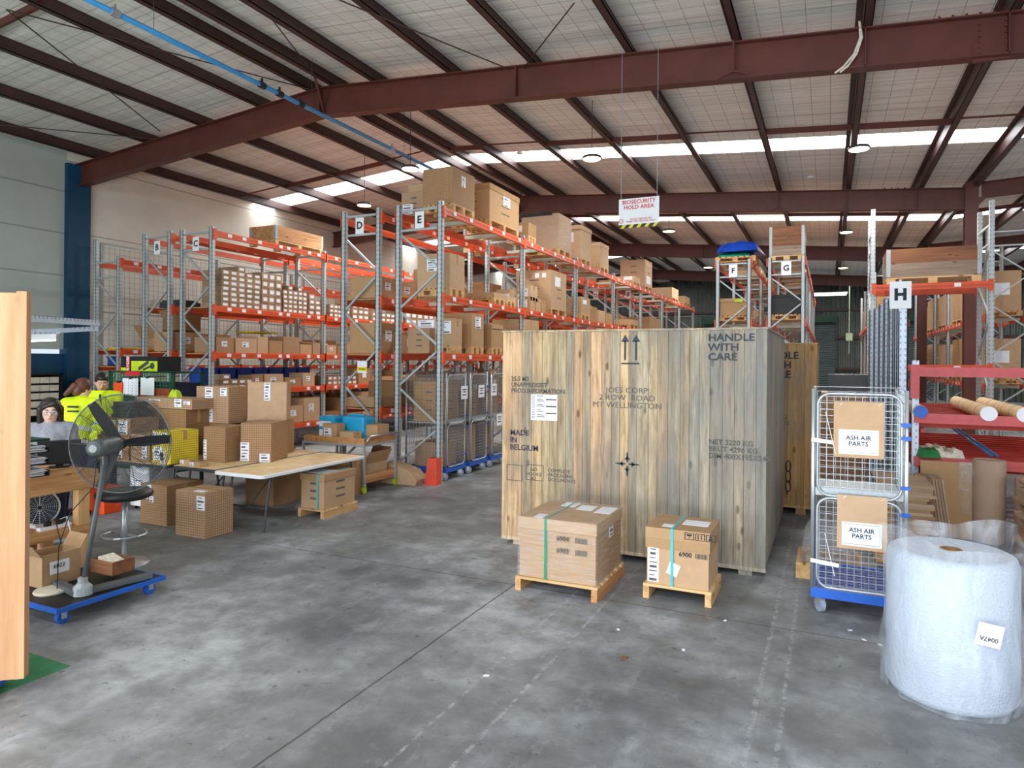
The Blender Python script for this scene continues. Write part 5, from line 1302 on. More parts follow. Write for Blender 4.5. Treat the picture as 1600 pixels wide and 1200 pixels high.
# papers in trays on bench
pt = thing('paper_tray', 'black letter trays stuffed with white papers on the pine workbench', 'letter tray', (-6.17, 3.42, .941))
for k in range(3):
    z = .0+.1*k
    tr = MB().box(-.2, .12, -.18, .12, z, z+.006).box(-.2, .12, .11, .12, z, z+.05).box(-.2, -.19, -.18, .12, z, z+.05).build('tray', M['black'], pt)
    pb = MB()
    for q in range(7): pb.obox((-.03+random.uniform(-.01, .02), -.03+random.uniform(-.01, .02), z+.012+.008*q), .28, .22, .004, Matrix.Rotation(random.uniform(-.1, .1), 3, 'Z'))
    pb.build('papers', M['paper'], tr)
MB().box(-.2, .12, -.18, .12, .3, .32).build('folder', M['darkgreen'], pt)
mo_ = thing('monitor', 'black computer monitor seen from behind on the pine workbench', 'monitor', (-6.42, 3.84, .941), math.radians(58))
MB().box(-.17, .17, -.012, .03, .03, .25).build('screen_housing', M['black'], mo_, bevel=.006); MB().box(-.03, .03, 0, .04, .0, .2).box(-.08, .08, -.05, .08, 0, .012).build('stand', M['black'], mo_)
carton(-6.35, 3.2, .151, .4, .6, .26, 'brown carton on the bottom shelf of the pine workbench', mat='kraft_dark')
# overhead light frame
of = thing('overhead_light_frame', 'pale blue grey overhead frame with a lamp above the pine workbench', 'light frame', (-7.2, 4.0, 0))
e1 = atD(153, 505, 7.6); e0 = atD(40, 497, 6.6); OFS = Vector((-7.2, 4.0, 0)); e2 = atD(30, 520, 6.9)
MB().bar(e0-OFS, e1-OFS, .05, .06).build('upper_arm', M['galv_blue'], of); MB().bar(e2-OFS, e1-OFS+Vector((0, 0, -.06)), .04, .05).build('lower_arm', M['galv_blue'], of)
e3 = atD(2, 500, 6.4); MB().bar(e0-OFS, e3-OFS, .05, .06).build('upper_arm', M['galv_blue'], of)
MB().box(e3.x-OFS.x-.03, e3.x-OFS.x+.03, e3.y-OFS.y-.03, e3.y-OFS.y+.03, 0, e3.z+.03).build('post', M['galv_blue'], of)
MB().bar(e2-OFS, e3-OFS, .04, .05).build('lower_arm', M['galv_blue'], of)
l0 = atD(30, 528, 6.9); l1 = atD(87, 526, 7.1); MB().bar(l0-OFS, l1-OFS, .07, .06).build('lamp_housing', M['white'], of); MB().bar(l0-OFS+Vector((0, 0, -.035)), l1-OFS+Vector((0, 0, -.035)), .05, .02).build('lamp_tube', M['tubeglow'], of)
MB().bar(l0-OFS+Vector((0, 0, .02)), e2-OFS, .02, .02).bar(l1-OFS+Vector((0, 0, .02)), e1*.5+e2*.5-OFS+Vector((0, 0, -.05)), .015, .015).build('lamp_hanger', M['white'], of)
# drawer cabinet on left wall
dcb = thing('parts_drawer_cabinet', 'black shelf unit of small beige parts drawers against the teal wall', 'drawer cabinet', (-14.9, 7.2, 0))
Y0 = atX(46, 590, -14.7).y-7.2-.6; Y1 = atX(98, 590, -14.7).y-7.2; zt = atX(97, 583, -14.7).z; 
MB().box(-.3, .2, Y0, Y0+.04, 0, zt).box(-.3, .2, Y1-.04, Y1, 0, zt).box(-.3, .2, Y0, Y1, zt-.04, zt).box(-.3, -.28, Y0, Y1, 0, zt).box(-.3, .2, Y0, Y1, .6, .64).build('carcass', M['black'], dcb)
nz = 5
for r in range(nz):
    z = zt-.04-.165*(r+1)
    MB().box(-.28, .2, Y0+.04, Y1-.04, z-.02, z).build('shelf', M['black'], dcb)
    for c in range(6):
        y = Y1-.06-.19*(c+1)
        if y > Y0: MB().box(-.1, .19, y, y+.175, z, z+.125).build('drawer', M['cream'], dcb)

# ================================================================== bar stool
sl = thing('bar_stool', 'black seated chrome bar stool behind the pedestal fan', 'stool', (-6.05, 4.22, 0))
MB().lathe([(.20, .62), (.24, .64), (.25, .67), (.22, .70), (.05, .695)], 24).build('seat', M['black'], sl, smooth=True)
MB().tube([(0, 0, .02), (0, 0, .36), (0, 0, .63)], .03, 14, rs=[.034, .034, .024]).build('gas_lift', M['chrome'], sl, smooth=True)
MB().tube([(.19*math.cos(a), .19*math.sin(a), .28) for a in [2*math.pi*i/24 for i in range(25)]], .011, 6, cap=False).bar((-.19, 0, .28), (.19, 0, .28), .016).build('foot_ring', M['chrome'], sl)
MB().lathe([(.23, 0), (.22, .012), (.05, .03), (.035, .04)], 28).build('base', M['chrome'], sl, smooth=True)

# ================================================================== tables with cartons
def folding_table(x0, x1, y0, y1, z, lab, top='ply', rim='white', legs='char'):
    t = thing('folding_table', lab, 'table', ((x0+x1)/2, (y0+y1)/2, 0)); w_, d = (x1-x0)/2, (y1-y0)/2; r = .07
    poly = []
    for cx, cy, a0 in ((w_-r, d-r, 0), (-w_+r, d-r, 90), (-w_+r, -d+r, 180), (w_-r, -d+r, 270)):
        for k in range(5): a = math.radians(a0+22.5*k); poly.append((cx+r*math.cos(a), cy+r*math.sin(a)))
    MB().prism(poly, z-.04, z-.003, 'xy').build('tabletop', M[rim], t, bevel=.006)
    MB().box(-w_+.03, w_-.03, -d+.03, d-.03, z-.003, z).build('plywood_surface', M[top], t)
    for sy in (-1, 1):
        for sx in (-1, 1):
            MB().tube([(sx*(w_-.09), sy*(d-.22), z-.04), (sx*(w_-.09), sy*(d-.12), 0)], .014, 8).build('leg', M[legs], t)
        MB().tube([(-(w_-.09), sy*(d-.18), .25), ((w_-.09), sy*(d-.18), .25)], .010, 6).tube([(0, sy*(d-.18), .25), (0, sy*(d-.6), z-.05)], .009, 6).build('leg_brace', M[legs], t)
    return t
TZ = .66
folding_table(-6.44, -5.67, 5.56, 7.42, TZ, 'right hand folding table with a plywood top and white rim, bare at its end')
folding_table(-7.22, -6.46, 5.62, 7.5, TZ, 'middle folding table crowded with cartons, behind the right hand folding table', rim='char')
folding_table(-8.60, -7.24, 5.55, 6.6, TZ, 'left hand table with a dark edge carrying the yellow cartons', rim='char')
def tbox(xa, xb, yt, Y, z0, d, lab, **k): return face_y(xa, xb, yt, Y, z0, d, lab, **k)
g = dict(mat='kraft_grid')
# right table: grid box (turned)
carton(-6.60, 6.52, TZ+.001, .40, .50, .49, 'grid-printed carton with a blue white label on the right hand folding table', mat='kraft_grid', tape=False, labels=[('-y', .0, .28, .02, .5), ('-y', .62, .95, .0, .22)], rot=.36)
# tall double carton
carton(-7.0, 7.02, TZ+.001, .46, .42, .47, 'lower of the two stacked plain cartons behind the grid-printed one', mat='kraft')
carton(-6.98, 6.98, TZ+.472, .50, .40, .51, 'tall plain carton with a long label, topmost of the table stacks', mat='kraft', labels=[('-y', .42, .58, .52, 1.0)], rot=.62)
# middle
carton(-6.98, 6.25, TZ+.001, .36, .40, .44, 'shiny taped grid-printed carton in the middle of the tables', mat='kraft_grid', labels=[('-y', -.0, .14, .05, .62)], rot=.05)
carton(-7.58, 6.75, TZ+.001, .46, .40, .42, 'lower grid-printed carton under the tall narrow one at the back', mat='kraft_grid', tape=False)
o = face_y(307, 357, 604, 6.55, TZ+.423, .40, 'tall grid-printed carton with a column of labels at the back of tables', mat='kraft_grid', labels=[('-y', .28, .52, .02, .98), ('-y', .75, .95, .75, .97)])
carton(-7.30, 6.42, TZ+.001, .22, .3, .40, 'dark grid-printed carton between the yellow cartons and the taped one', mat='kraft_grid', tape=False)
# yellow cartons
carton(-7.42, 5.85, TZ+.001, .34, .40, .40, 'yellow grid-printed carton in front, at the right end of left hand table', mat='yellow_grid', labels=[('-y', .05, .4, .55, .95), ('-y', .1, .62, .1, .5), ('-y', .45, .72, .0, .35), ('-y', .5, .8, .65, .95)])
carton(-7.40, 6.28, TZ+.001, .30, .34, .395, 'second yellow grid-printed carton behind the front yellow one', mat='yellow_grid', tape=False) if False else None
for i, (x, y, lab) in enumerate(((-7.12, 5.80, 'tiny flat carton with a white end by the yellow carton'), (-6.86, 5.73, 'tiny flat carton with a white end nearest the white rimmed table'))):
    carton(x, y, TZ+.001, .17, .12, .055, lab, labels=[('-y', .02, .4, .1, .9)])
# left group behind the fan
carton(-8.32, 5.85, TZ+.001, .62, .42, .30, 'wide dark carton behind the fan on the left hand table', mat='kraft_grid', labels=[('-y', .3, .55, .1, .7), ('-y', .6, .8, .1, .7)])
carton(-7.81, 5.87, TZ+.001, .36, .44, .34, 'dark carton behind the fan blade, next to the front yellow carton', mat='kraft_grid', labels=[('-y', .6, .85, .1, .95)])
carton(-8.3, 5.86, TZ+.303, .58, .40, .22, 'labelled dark carton stacked behind the fan motor', mat='kraft_grid', labels=[('-y', .15, .5, .1, .9), ('-y', .6, .9, .1, .9)])
carton(-8.12, 6.38, TZ+.001, .95, .40, .62, 'large grid-printed carton at the back of the left hand table', mat='kraft_grid')
face_y(212, 300, 622, 6.2, TZ+.623, .42, 'wide labelled grid-printed carton on top, below the hanging papers', mat='kraft_grid', labels=[('-y', .70, .82, .2, .98), ('-y', .86, .97, .45, .8), ('-y', .25, .45, .7, .85)])
tag(MB().box(-.17, .17, -.14, .14, 0, .045).box(-.16, .16, -.13, .13, .05, .09).box(-.17, .15, -.14, .14, .095, .14).box(-.15, .17, -.13, .14, .145, .20).build('folded_clothes', M['char'], None, (-8.33, 5.88, TZ+.526), smooth=False), 'pile of folded dark grey clothing behind the fan', 'clothing')
# floor cartons
carton(-6.32, 5.36, 0, .46, .38, .50, 'big grid-printed carton with a wide tape band standing on the floor', mat='kraft_grid', labels=[('-y', .72, .99, .62, .92), ('top', .55, .85, .05, .25)])
carton(-7.18, 5.62, 0, .46, .5, .47, 'grid-printed carton with several labels on the floor under the table edge', mat='kraft_grid', labels=[('-y', .2, .42, .72, .98), ('-y', .05, .3, .62, .85), ('-y', .35, .5, .55, .7)])
carton(-6.9, 7.0, 0, .5, .55, .48, 'brown carton stored under the middle folding table', mat='kraft_dark'); carton(-6.55, 7.9, 0, .75, .4, .55, 'large plain carton on the floor beyond the folding tables', mat='kraft')
mini_pallet(-5.98, -5.57, 6.46, 7.12, .11, 'narrow pale pallet under the strapped carton by the tables')
carton(-5.775, 6.79, .111, .36, .60, .42, 'blue-strapped lidded carton on a pallet beside the folding tables', mat='kraft', lid=True, strap=(.75, 'strap'), bands=True, labels=[('top', .1, .8, .1, .6)])
bt = MB().box(-.006+.19, .194, -.1, -.08, 0, .43)
tag(MB().box(-.17, .17, -.13, .13, 0, .30).box(-.172, .172, -.132, .132, .3, .325).build('tool_case', M['toolorange'], None, (-8.33, 5.55, 0), bevel=.01), 'bright orange tool case on the floor behind the bench leg', 'tool case')
pcab = thing('pedestal_cabinet', 'small white pedestal cabinet under the left hand table', 'cabinet', (-8.02, 6.0, 0))
MB().box(-.18, .18, -.2, .2, .05, .6).build('body', M['white'], pcab); 
for k in range(3): MB().box(-.172, .172, -.208, -.2, .07+.175*k, .235+.175*k).build('drawer', M['white'], pcab); MB().box(-.06, .06, -.214, -.208, .2+.175*k, .212+.175*k).build('handle', M['char'], pcab)
for x in (-.14, .14): MB().tube([(x, -.15, .025), (x+.02, -.15, .025)], .025, 10).tube([(x, .15, .025), (x+.02, .15, .025)], .025, 10).build('caster', M['black'], pcab)

# ================================================================== two tier trolley
tr = thing('two_tier_trolley', 'two tier timber deck trolley with a bent tube handle in front of rack D', 'trolley', (-7.3, 8.0, 0))
TW, TD = 1.15, .78
MB().box(0, TW, 0, TD, .70, .725).box(0, TW, 0, .02, .725, .80).box(0, TW, TD-.02, TD, .725, .80).box(0, .02, .02, TD-.02, .725, .80).box(TW-.02, TW, .02, TD-.02, .725, .80).build('upper_tray', M['pine_y'], tr)
MB().box(0, TW, 0, TD, .14, .165).box(0, TW, 0, .02, .165, .26).box(0, TW, TD-.02, TD, .165, .26).box(TW-.02, TW, .02, TD-.02, .165, .26).build('lower_tray', M['pine_y'], tr)
for x in (.0, TW):
    for y in (0, TD):
        MB().box(x-.016, x+.016, y-.016, y+.016, .12, .71).build('upright', M['galv_plain'], tr)
        c = MB().box(x-.025, x+.025, y-.03, y+.03, .10, .125).build('caster', M['chrome'], tr); MB().tube([(x-.015, y, .05), (x+.015, y, .05)], .05, 14).build('wheel', M['lime'], c)
MB().box(-.01, TW+.01, -.02, 0, .68, .71).box(-.01, TW+.01, TD, TD+.02, .68, .71).box(TW, TW+.02, 0, TD, .68, .71).build('deck_frame', M['galv_plain'], tr)
MB().tube([(TW+.02, .0, .72), (TW+.06, .03, .80), (TW+.06, .08, .83), (TW+.06, TD+.02, .83)], .016, 8).build('handle', M['chrome'], tr, smooth=True)
jc = thing('jerry_can', 'bright blue plastic container with white labels on the upper deck of trolley', 'container', (-7.02, 8.32, .727))
MB().box(-.15, .15, -.14, .14, 0, .36).build('body', M['cyan'], jc, bevel=.035); MB().box(-.13, .10, -.145, -.14, .05, .15).build('label_sheet', M['paper'], jc); MB().box(-.13, .10, -.145, -.14, .2, .28).build('label_sheet', M['paper'], jc)
jc = thing('jerry_can', 'second bright blue container behind the small labelled carton on the trolley', 'container', (-6.62, 8.46, .727))
MB().box(-.22, .22, -.15, .15, 0, .36).build('body', M['cyan'], jc, bevel=.045)
MB().box(-.16, .12, -.03, .03, .36, .39).build('grip', M['cyan'], jc, bevel=.012)
carton(-6.83, 8.14, .727, .27, .2, .26, 'small labelled carton in front of the blue containers on the trolley', labels=[('-y', .1, .62, .25, .75)])
carton(-6.51, 8.14, .727, .26, .2, .15, 'small low carton in the middle of the upper trolley deck', tape=True)
carton(-6.34, 8.52, .727, .3, .3, .24, 'open topped carton at the right end of the upper trolley deck', open_=False)
carton(-6.42, 8.4, .167, .36, .6, .24, 'open brown carton on the lower deck of the trolley', open_=True)
# tubs below / white box
tag(MB().box(-.25, .25, -.15, .15, 0, .5).box(-.26, .26, -.16, .16, .5, .53).build('white_tub', M['white'], None, (-7.15, 7.72, 0)), 'white lidded tub on the floor in front of the trolley', 'tub')
# ================================================================== order picker / stacker
sk = thing('lift_trolley', 'orange and black lift trolley with a silver handle behind the tables', 'lift trolley', (-8.15, 8.1, 0), .0)
MB().box(-.22, .3, -.25, .25, .10, .16).build('base', M['black'], sk)
for x, y in ((-.18, -.2), (.25, -.2), (-.18, .2), (.25, .2)): MB().tube([(x-.02, y, .05), (x+.02, y, .05)], .05, 12).build('wheel', M['black'], sk)
MB().box(-.16, .36, -.25, .25, .50, .56).box(-.16, .36, -.26, -.25, .48, .58).build('lift_platform', M['trolleyorange'], sk)
MB().box(-.24, -.16, -.2, .2, .1, 1.28).build('mast', M['black'], sk)
MB().box(-.3, .08, -.22, -.16, 1.25, 1.33).build('orange_arm', M['trolleyorange'], sk); MB().box(.08, .5, -.22, -.16, 1.25, 1.33).build('silver_arm', M['galv_plain'], sk)
MB().tube([(.42, -.19, 1.24), (.36, -.19, 1.16), (.36, -.19, 1.0), (.44, -.19, .85), (.52, -.19, .7), (.54, -.19, .16)], .018, 8).tube([(.1, -.19, .80), (.3, -.19, .8), (.38, -.19, .72), (.42, -.19, .55)], .015, 8).build('handle', M['galv_plain'], sk, smooth=True)
MB().obox((.0, -.24, .98), .14, .03, .16, Matrix.Rotation(-.4, 3, 'Y')).build('control_pad', M['toolorange'], sk)
MB().box(-.15, .3, -.2, .22, .561, .80).build('battery_cover', M['kraft_dark'], sk)

# ================================================================== green mesh crate station with papers, tool box
gs = thing('green_mesh_trolley', 'dark green mesh sided stock trolley behind the man in hi-vis', 'stock trolley', (-8.9, 6.95, 0))
q0 = atY(172, 580, 6.7); q1 = atY(272, 580, 6.7)
gw0, gw1 = q0.x+8.9, q1.x+8.9; gt = 1.76
for x in (gw0, gw1-.04):
    for y in (-.25, .25): MB().box(x, x+.04, y-.02, y+.02, .1, gt).build('post', M['darkgreen'], gs)
for z in (.3, 1.25, gt-.02): MB().box(gw0, gw1, -.27, .27, z, z+.025).build('shelf', M['darkgreen'], gs)
mb = MB()
for k in range(22): x = gw0+(gw1-gw0)*k/21; mb.box(x-.003, x+.003, -.27, -.264, 1.3, gt)
for k in range(9): mb.box(gw0, gw1, -.27, -.264, 1.3+.052*k, 1.306+.052*k)
mb.build('mesh_side', M['green'], gs); MB().box(gw0+.42, gw0+.74, -.29, -.27, gt-.06, gt+.0).build('red_panel', M['signred'], gs)
MB().box(gw0+.05, gw1-.05, -.2, .25, 1.28, 1.6).build('stock', M['navy'], gs); MB().box(gw0+.66, gw1-.08, -.26, -.2, 1.28, 1.52).build('red_packets', M['red'], gs)
for x in (gw0+.03, gw1-.05): MB().tube([(x, -.22, .05), (x+.03, -.22, .05)], .05, 12).tube([(x, .22, .05), (x+.03, .22, .05)], .05, 12).build('wheel', M['black'], gs)
tbx = thing('tool_box_carton', 'black and lime power tool carton with red upright lettering on the green trolley', 'tool carton', ((q0.x+q1.x)/2-.12, 6.95, gt+.006))
wt = .82
MB().box(-wt/2, wt/2, -.2, .2, 0, .22).build('carton_body', M['black'], tbx); MB().box(-wt/2+.24, wt/2, -.202, -.2, .0, .15).box(-wt/2, -wt/2+.2, -.202, -.2, 0, .05).build('lime_panel', M['lime'], tbx)
MB().box(-wt/2+.13, -wt/2+.21, -.206, -.202, 0, .22).build('red_panel', M['signred'], tbx); text('box_lettering', 'RYOBI', .075, M['white'], tbx, (-wt/2+.17, -.207, .11), roll=P90, bold=.02)
MB().bar((.0, -.204, .03), (.22, -.204, .14), .006, .05).bar((.1, -.204, .02), (.28, -.204, .08), .006, .03).tube([(.3, -.205, .08), (.3, -.2, .08)], .05, 12).build('tool_picture', M['char'], tbx)
for i, (xa, ya, xb, yb, m_, lab) in enumerate(((178, 597, 193, 616, 'toolorange', 'stack of orange red cards clipped beside the spotted paper'), (192, 591, 216, 618, 'paper', 'curling white paper with rows of small symbols on the green trolley'), (220, 590, 241, 618, 'white', 'blank white sheet on a clip on the green trolley'))):
    a = atY(xa, ya, 6.66); b_ = atY(xb, yb, 6.66); t = thing('hanging_paper', lab, 'paper', ((a.x+b_.x)/2, 6.66, (a.z+b_.z)/2)); w_, h = b_.x-a.x, a.z-b_.z
    MB().box(-w_/2, w_/2, -.004, 0, -h/2, h/2).build('sheet', M[m_], t); MB().box(-.03, .03, -.008, .02, h/2-.01, h/2+.02).build('clip', M['black'], t)
    if i == 1:
        dd = MB()
        for r in range(6):
            for c in range(4): dd.box(-w_/2+w_*(c+.5)/4-.007, -w_/2+w_*(c+.5)/4+.007, -.005, -.004, -h/2+h*(r+.5)/6-.006, -h/2+h*(r+.5)/6+.006)
        dd.build('printed_symbols', M['red'], t)
sb_ = thing('spray_bottle', 'clear spray bottle with a red trigger beside the papers', 'spray bottle', (atY(262, 610, 6.35).x, 6.5, TZ+.9)) if False else None
tag(lumpy(.16, .12, .12, 6, .5).build('yellow_cloth', M['lime'], None, (atY(272, 618, 6.4).x, 6.42, atY(272, 622, 6.4).z)), 'crumpled lime cloth on the wide labelled carton', 'cloth')

# ================================================================== people
def capsule(mb, p, q, r1, r2, n=14):
    p, q = Vector(p), Vector(q); mb.tube([p, p*.5+q*.5, q], r1, n, rs=[r1, (r1+r2)/2, r2]); mb.ball(p, r1, r1, r1, n, 8); mb.ball(q, r2, r2, r2, n, 8); return mb
def limb(mb, pts, rs):
    for a, b_, r1, r2 in zip(pts, pts[1:], rs, rs[1:]): capsule(mb, a, b_, r1, r2)
def hand(mb, wr, d, side, r=.011):
    d = Vector(d).normalized(); s_ = Vector(side).normalized(); nrm = d.cross(s_)
    c = Vector(wr)+d*.045; mb.tube([Vector(wr), c, c+d*.045], .03, 10, rs=[.024, .034, .032])
    for i in range(5):
        if i == 4:
            b0 = Vector(wr)+d*.03+s_*.03; mb.tube([b0, b0+s_*.025+d*.03, b0+s_*.03+d*.06], .011, 8, rs=[.013, .011, .009]); continue
        off = s_*(.027-.018*i); L_ = [.06, .072, .068, .052][i]; b0 = c+d*.035+off
        mb.tube([b0, b0+d*L_*.5+nrm*.006, b0+d*L_*.9+nrm*.025], r, 8, rs=[.010, .009, .007])
def person(lab, loc, rot, skin, J, sit=False):
    """J: joint dictionary in local coords, facing -Y"""
    t = thing('person', lab, 'person', loc, rot)
    body = MB()
    limb(body, [J['hipc'], J['waist'], J['chest'], J['neckb']], [.13, .115, .135, .075]); capsule(body, J['neckb'], J['head']-Vector((0, 0, .06)), .055, .052)
    H = J['head']; HR_ = J['hrot']
    body.ball(H, .075, .093, .115, 20, 14, HR_); body.ball(H+HR_@Vector((0, -.03, -.045)), .058, .062, .075, 16, 10, HR_)
    body.ball(H+HR_@Vector((0, -.098, -.015)), .013, .02, .022, 10, 8, HR_)
    body.tube([H+HR_@Vector((0, -.088, .02)), H+HR_@Vector((0, -.105, -.018))], .009, 8)
    for s_ in (-1, 1):
        body.ball(H+HR_@Vector((s_*.076, .005, -.01)), .010, .02, .03, 10, 8, HR_)
        limb(body, [J['sh%d' % s_], J['el%d' % s_], J['wr%d' % s_]], [.052, .040, .026]); capsule(body, J['neckb'], J['sh%d' % s_], .06, .055)
        hand(body, J['wr%d' % s_], Vector(J['wr%d' % s_])-Vector(J['el%d' % s_]), Vector((-s_, 0, 0)))
        limb(body, [J['hip%d' % s_], J['kn%d' % s_], J['an%d' % s_]], [.085, .058, .042]); capsule(body, J['an%d' % s_], Vector(J['an%d' % s_])+Vector((0, -.14, -.04)), .04, .035)
    o = body.build('body', M[skin], t); rm = o.modifiers.new('fuse', 'REMESH'); rm.mode = 'VOXEL'; rm.voxel_size = .009; rm.use_smooth_shade = True
    sm_ = o.modifiers.new('smooth', 'SMOOTH'); sm_.iterations = 4
    for s_ in (-1, 1):
        e = H+HR_@Vector((s_*.030, -.083, .008)); MB().ball(e, .013, .011, .009, 12, 8, HR_).build('eye', M['white'], t); MB().ball(e+HR_@Vector((0, -.008, 0)), .006, .005, .006, 10, 6, HR_).build('iris', M['hair'], t)
        MB().tube([H+HR_@Vector((s_*.016, -.091, .030)), H+HR_@Vector((s_*.032, -.090, .034)), H+HR_@Vector((s_*.048, -.078, .029))], .004, 6).build('eyebrow', M['hair'], t)
    MB().ball(H+HR_@Vector((0, -.086, -.058)), .022, .008, .007, 12, 8, HR_).build('mouth', M['lip'], t)
    return t
def cloth(t, name, mat, fn, vox=.012, sm=3):
    mb = MB(); fn(mb); o = mb.build(name, M[mat], t); r = o.modifiers.new('fuse', 'REMESH'); r.mode = 'VOXEL'; r.voxel_size = vox; r.use_smooth_shade = True
    s_ = o.modifiers.new('smooth', 'SMOOTH'); s_.iterations = sm; return o
V = Vector
def joints(lean=0, seat=False, head_pitch=0, head_yaw=0, arms='fwd', h=1.7):
    k = h/1.7; J = {}
    hz = .92*k if not seat else .74
    c, s_ = math.cos(lean), math.sin(lean)
    def up(d, x=0): return V((x, -d*s_, hz+d*c))
    J['hipc'] = V((0, 0, hz)); J['waist'] = up(.16*k); J['chest'] = up(.36*k); J['neckb'] = up(.50*k); 
    hp = up(.50*k)+V((0, -math.sin(lean*.7+.1)*.13, math.cos(lean*.7+.1)*.16*k)); J['head'] = hp
    J['hrot'] = Matrix.Rotation(head_yaw, 3, 'Z')@Matrix.Rotation(head_pitch, 3, 'X')
    for q in (-1, 1):
        J['sh%d' % q] = up(.46*k, q*.17*k); sh = J['sh%d' % q]
        J['el%d' % q] = sh+V((q*.05, -.06-.12*s_, -.27*k)); el = J['el%d' % q]
        J['wr%d' % q] = el+V((-q*.06, -.22, .02))
        J['hip%d' % q] = V((q*.09, 0, hz-.02))
        if seat: J['kn%d' % q] = V((q*.11, -.42, hz-.02)); J['an%d' % q] = V((q*.11, -.38, hz-.44))
        else: J['kn%d' % q] = V((q*.10, -.01, hz*.53)); J['an%d' % q] = V((q*.11, .02, .08))
    return J
def jacket(J, q=1.0, hood=False, open_neck=False):
    def fn(mb):
        limb(mb, [J['hipc']+V((0, 0, -.05)), J['waist'], J['chest'], J['neckb']-V((0, 0, .03))], [.165*q, .15*q, .165*q, .10*q])
        for e in (-1, 1):
            mb.ball((J['chest']+J['sh%d' % e])/2, .13*q, .12*q, .13*q); capsule(mb, J['neckb']-V((0, 0, .02)), J['sh%d' % e], .075*q, .078*q); limb(mb, [J['sh%d' % e], J['el%d' % e], J['wr%d' % e]], [.075*q, .062*q, .045*q])
        if hood: mb.ball(J['neckb']+V((0, .06, .02)), .12, .08, .08)
        else:
            n = J['neckb']; mb.tube([n+V((.075*math.cos(a), .07*math.sin(a)-.01, .035)) for a in [2*math.pi*i/16 for i in range(17)]], .022, 8)
    return fn
def trousers(J):
    def fn(mb):
        mb.ball(J['hipc'], .17, .14, .13)
        for e in (-1, 1): limb(mb, [J['hip%d' % e], J['kn%d' % e], J['an%d' % e]], [.105, .078, .065])
    return fn
def shoes(t, J, mat='black'):
    for e in (-1, 1):
        a = J['an%d' % e]; cloth(t, 'shoe', mat, lambda mb: (capsule(mb, V(a)+V((0, .02, -.03)), V(a)+V((0, -.15, -.05)), .052, .045),), .01)
def band(t, J, z0, r, name='reflective_band'):
    c = J['hipc']*(1-z0)+J['chest']*z0; mb = MB(); ax_ = (J['chest']-J['hipc']).normalized(); R = ax_.to_track_quat('Z', 'Y').to_matrix()
    mb.tube([c-ax_*.024, c+ax_*.024], r, 28, cap=True); return mb.build(name, M['reflect'], t)
# woman in hi-vis, seen from behind, bent over the bench (back faces the camera)
J = joints(lean=.30, head_pitch=.35, head_yaw=-.3, h=1.72)
pw_ = person('woman in a yellow hi-vis jacket seen from behind, brown hair tied back', (-8.42, 5.18, 0), math.radians(200), 'skin_light', J)
cloth(pw_, 'hivis_jacket', 'hivis', jacket(J, 1.12)); band(pw_, J, .42, .188); band(pw_, J, -.02, .205); cloth(pw_, 'trousers', 'navy', trousers(J)); shoes(pw_, J)
for q in (0, .055):
    cc = J['chest']+V((0, .172, .08-q)); MB().box(cc.x-.13, cc.x-.0, cc.y-.012, cc.y+.014, cc.z-.010, cc.z+.010).build('black_chest_stripe', M['ink'], pw_)
for e in (-1, 1):
    a, b_ = J['sh%d' % e], J['el%d' % e]; m_ = a*.25+b_*.75; ax_ = (b_-a).normalized(); MB().tube([m_-ax_*.022, m_+ax_*.022], .078, 18).build('sleeve_band', M['reflect'], pw_)
H = J['head']; Rr = J['hrot']
cloth(pw_, 'hair', 'hair_brown', lambda mb: (mb.ball(H+Rr@V((0, .022, .025)), .092, .100, .112, 18, 12, Rr), mb.ball(H+Rr@V((0, .07, -.03)), .075, .06, .09, 14, 10, Rr), capsule(mb, H+Rr@V((0, .115, .0)), H+Rr@V((.03, .17, -.13)), .045, .025)), .008)
# man in hi-vis facing the camera, looking down
J = joints(lean=.16, head_pitch=.42, head_yaw=.25, h=1.76)
pm = person('young man in a yellow hi-vis jacket with short dark hair, looking down at papers', (-9.10, 6.02, 0), math.radians(48), 'skin', J)
cloth(pm, 'hivis_jacket', 'hivis', jacket(J, 1.08)); band(pm, J, .38, .183); cloth(pm, 'trousers', 'navy', trousers(J)); shoes(pm, J)
H = J['head']; Rr = J['hrot']
MB().tube([J['neckb']+V((0, -.135, -.0)), J['chest']+V((0, -.182, .0)), J['waist']+V((0, -.172, 0))], .013, 6).build('jacket_zip', M['ink'], pm)
cloth(pm, 'collar', 'ink', lambda mb: mb.tube([J['neckb']+V((.07*math.cos(a), .065*math.sin(a)-.012, .05+.01*math.sin(a))) for a in [2*math.pi*i/16 for i in range(17)]], .018, 8), .008)
cloth(pm, 'hair', 'hair', lambda mb: (mb.ball(H+Rr@V((0, .018, .035)), .086, .094, .098, 18, 12, Rr), mb.ball(H+Rr@V((0, -.045, .085)), .06, .045, .035, 14, 10, Rr)), .008)
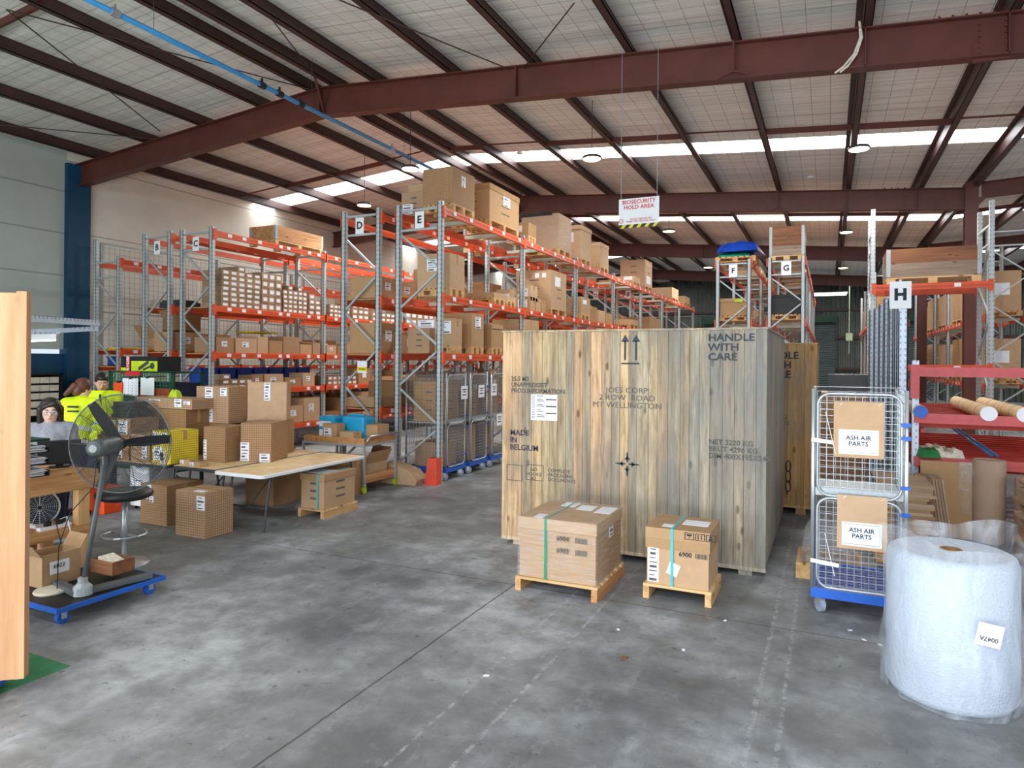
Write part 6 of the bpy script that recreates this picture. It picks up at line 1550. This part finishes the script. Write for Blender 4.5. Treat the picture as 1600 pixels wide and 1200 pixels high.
# seated woman with glasses
J = joints(lean=.08, seat=True, head_pitch=.16, head_yaw=.12, h=1.6)
for q in ('hipc', 'waist', 'chest', 'neckb', 'head', 'sh1', 'sh-1', 'el1', 'el-1', 'wr1', 'wr-1', 'hip1', 'hip-1', 'kn1', 'kn-1', 'an1', 'an-1'): J[q] = J[q]+V((0, 0, .06))
pg_ = person('dark haired woman in glasses and a grey hoodie seated behind the workbench', (-7.11, 4.17, 0), math.radians(52), 'skin_light', J)
cloth(pg_, 'grey_hoodie', 'hoodie', jacket(J, 1.0, hood=True)); cloth(pg_, 'trousers', 'navy', trousers(J)); shoes(pg_, J)
H = J['head']; Rr = J['hrot']
cloth(pg_, 'hair', 'hair', lambda mb: (mb.ball(H+Rr@V((0, .026, .03)), .098, .098, .108, 20, 14, Rr), mb.ball(H+Rr@V((.0, .05, -.06)), .10, .07, .13, 16, 12, Rr),
    capsule(mb, H+Rr@V((.082, -.01, .03)), H+Rr@V((.085, -.01, -.13)), .034, .028), capsule(mb, H+Rr@V((-.082, -.01, .03)), H+Rr@V((-.085, -.01, -.13)), .034, .028), capsule(mb, H+Rr@V((.05, -.072, .085)), H+Rr@V((.082, -.05, .0)), .026, .02), capsule(mb, H+Rr@V((.03, -.075, .092)), H+Rr@V((-.06, -.055, .05)), .024, .02)), .008)
gl = MB()
for e in (-1, 1): gl.tube([H+Rr@V((e*.031+.024*math.cos(a), -.103, .006+.02*math.sin(a))) for a in [2*math.pi*i/18 for i in range(19)]], .0022, 6, cap=False); gl.tube([H+Rr@V((e*.055, -.10, .008)), H+Rr@V((e*.08, -.01, .005))], .002, 5)
gl.tube([H+Rr@V((-.008, -.104, .008)), H+Rr@V((.008, -.104, .008))], .002, 5); gl.build('glasses', M['chrome'], pg_)
oc = thing('office_chair', 'tall black office stool under the seated woman', 'chair', (-7.11, 4.17, 0), math.radians(52))
MB().lathe([(.2, .60), (.23, .62), (.23, .66), (.18, .68)], 20).build('seat', M['black'], oc, smooth=True); MB().tube([(0, 0, .05), (0, 0, .6)], .03, 10).build('gas_lift', M['chrome'], oc); MB().lathe([(.25, 0), (.24, .02), (.05, .05)], 20).build('base', M['char'], oc)
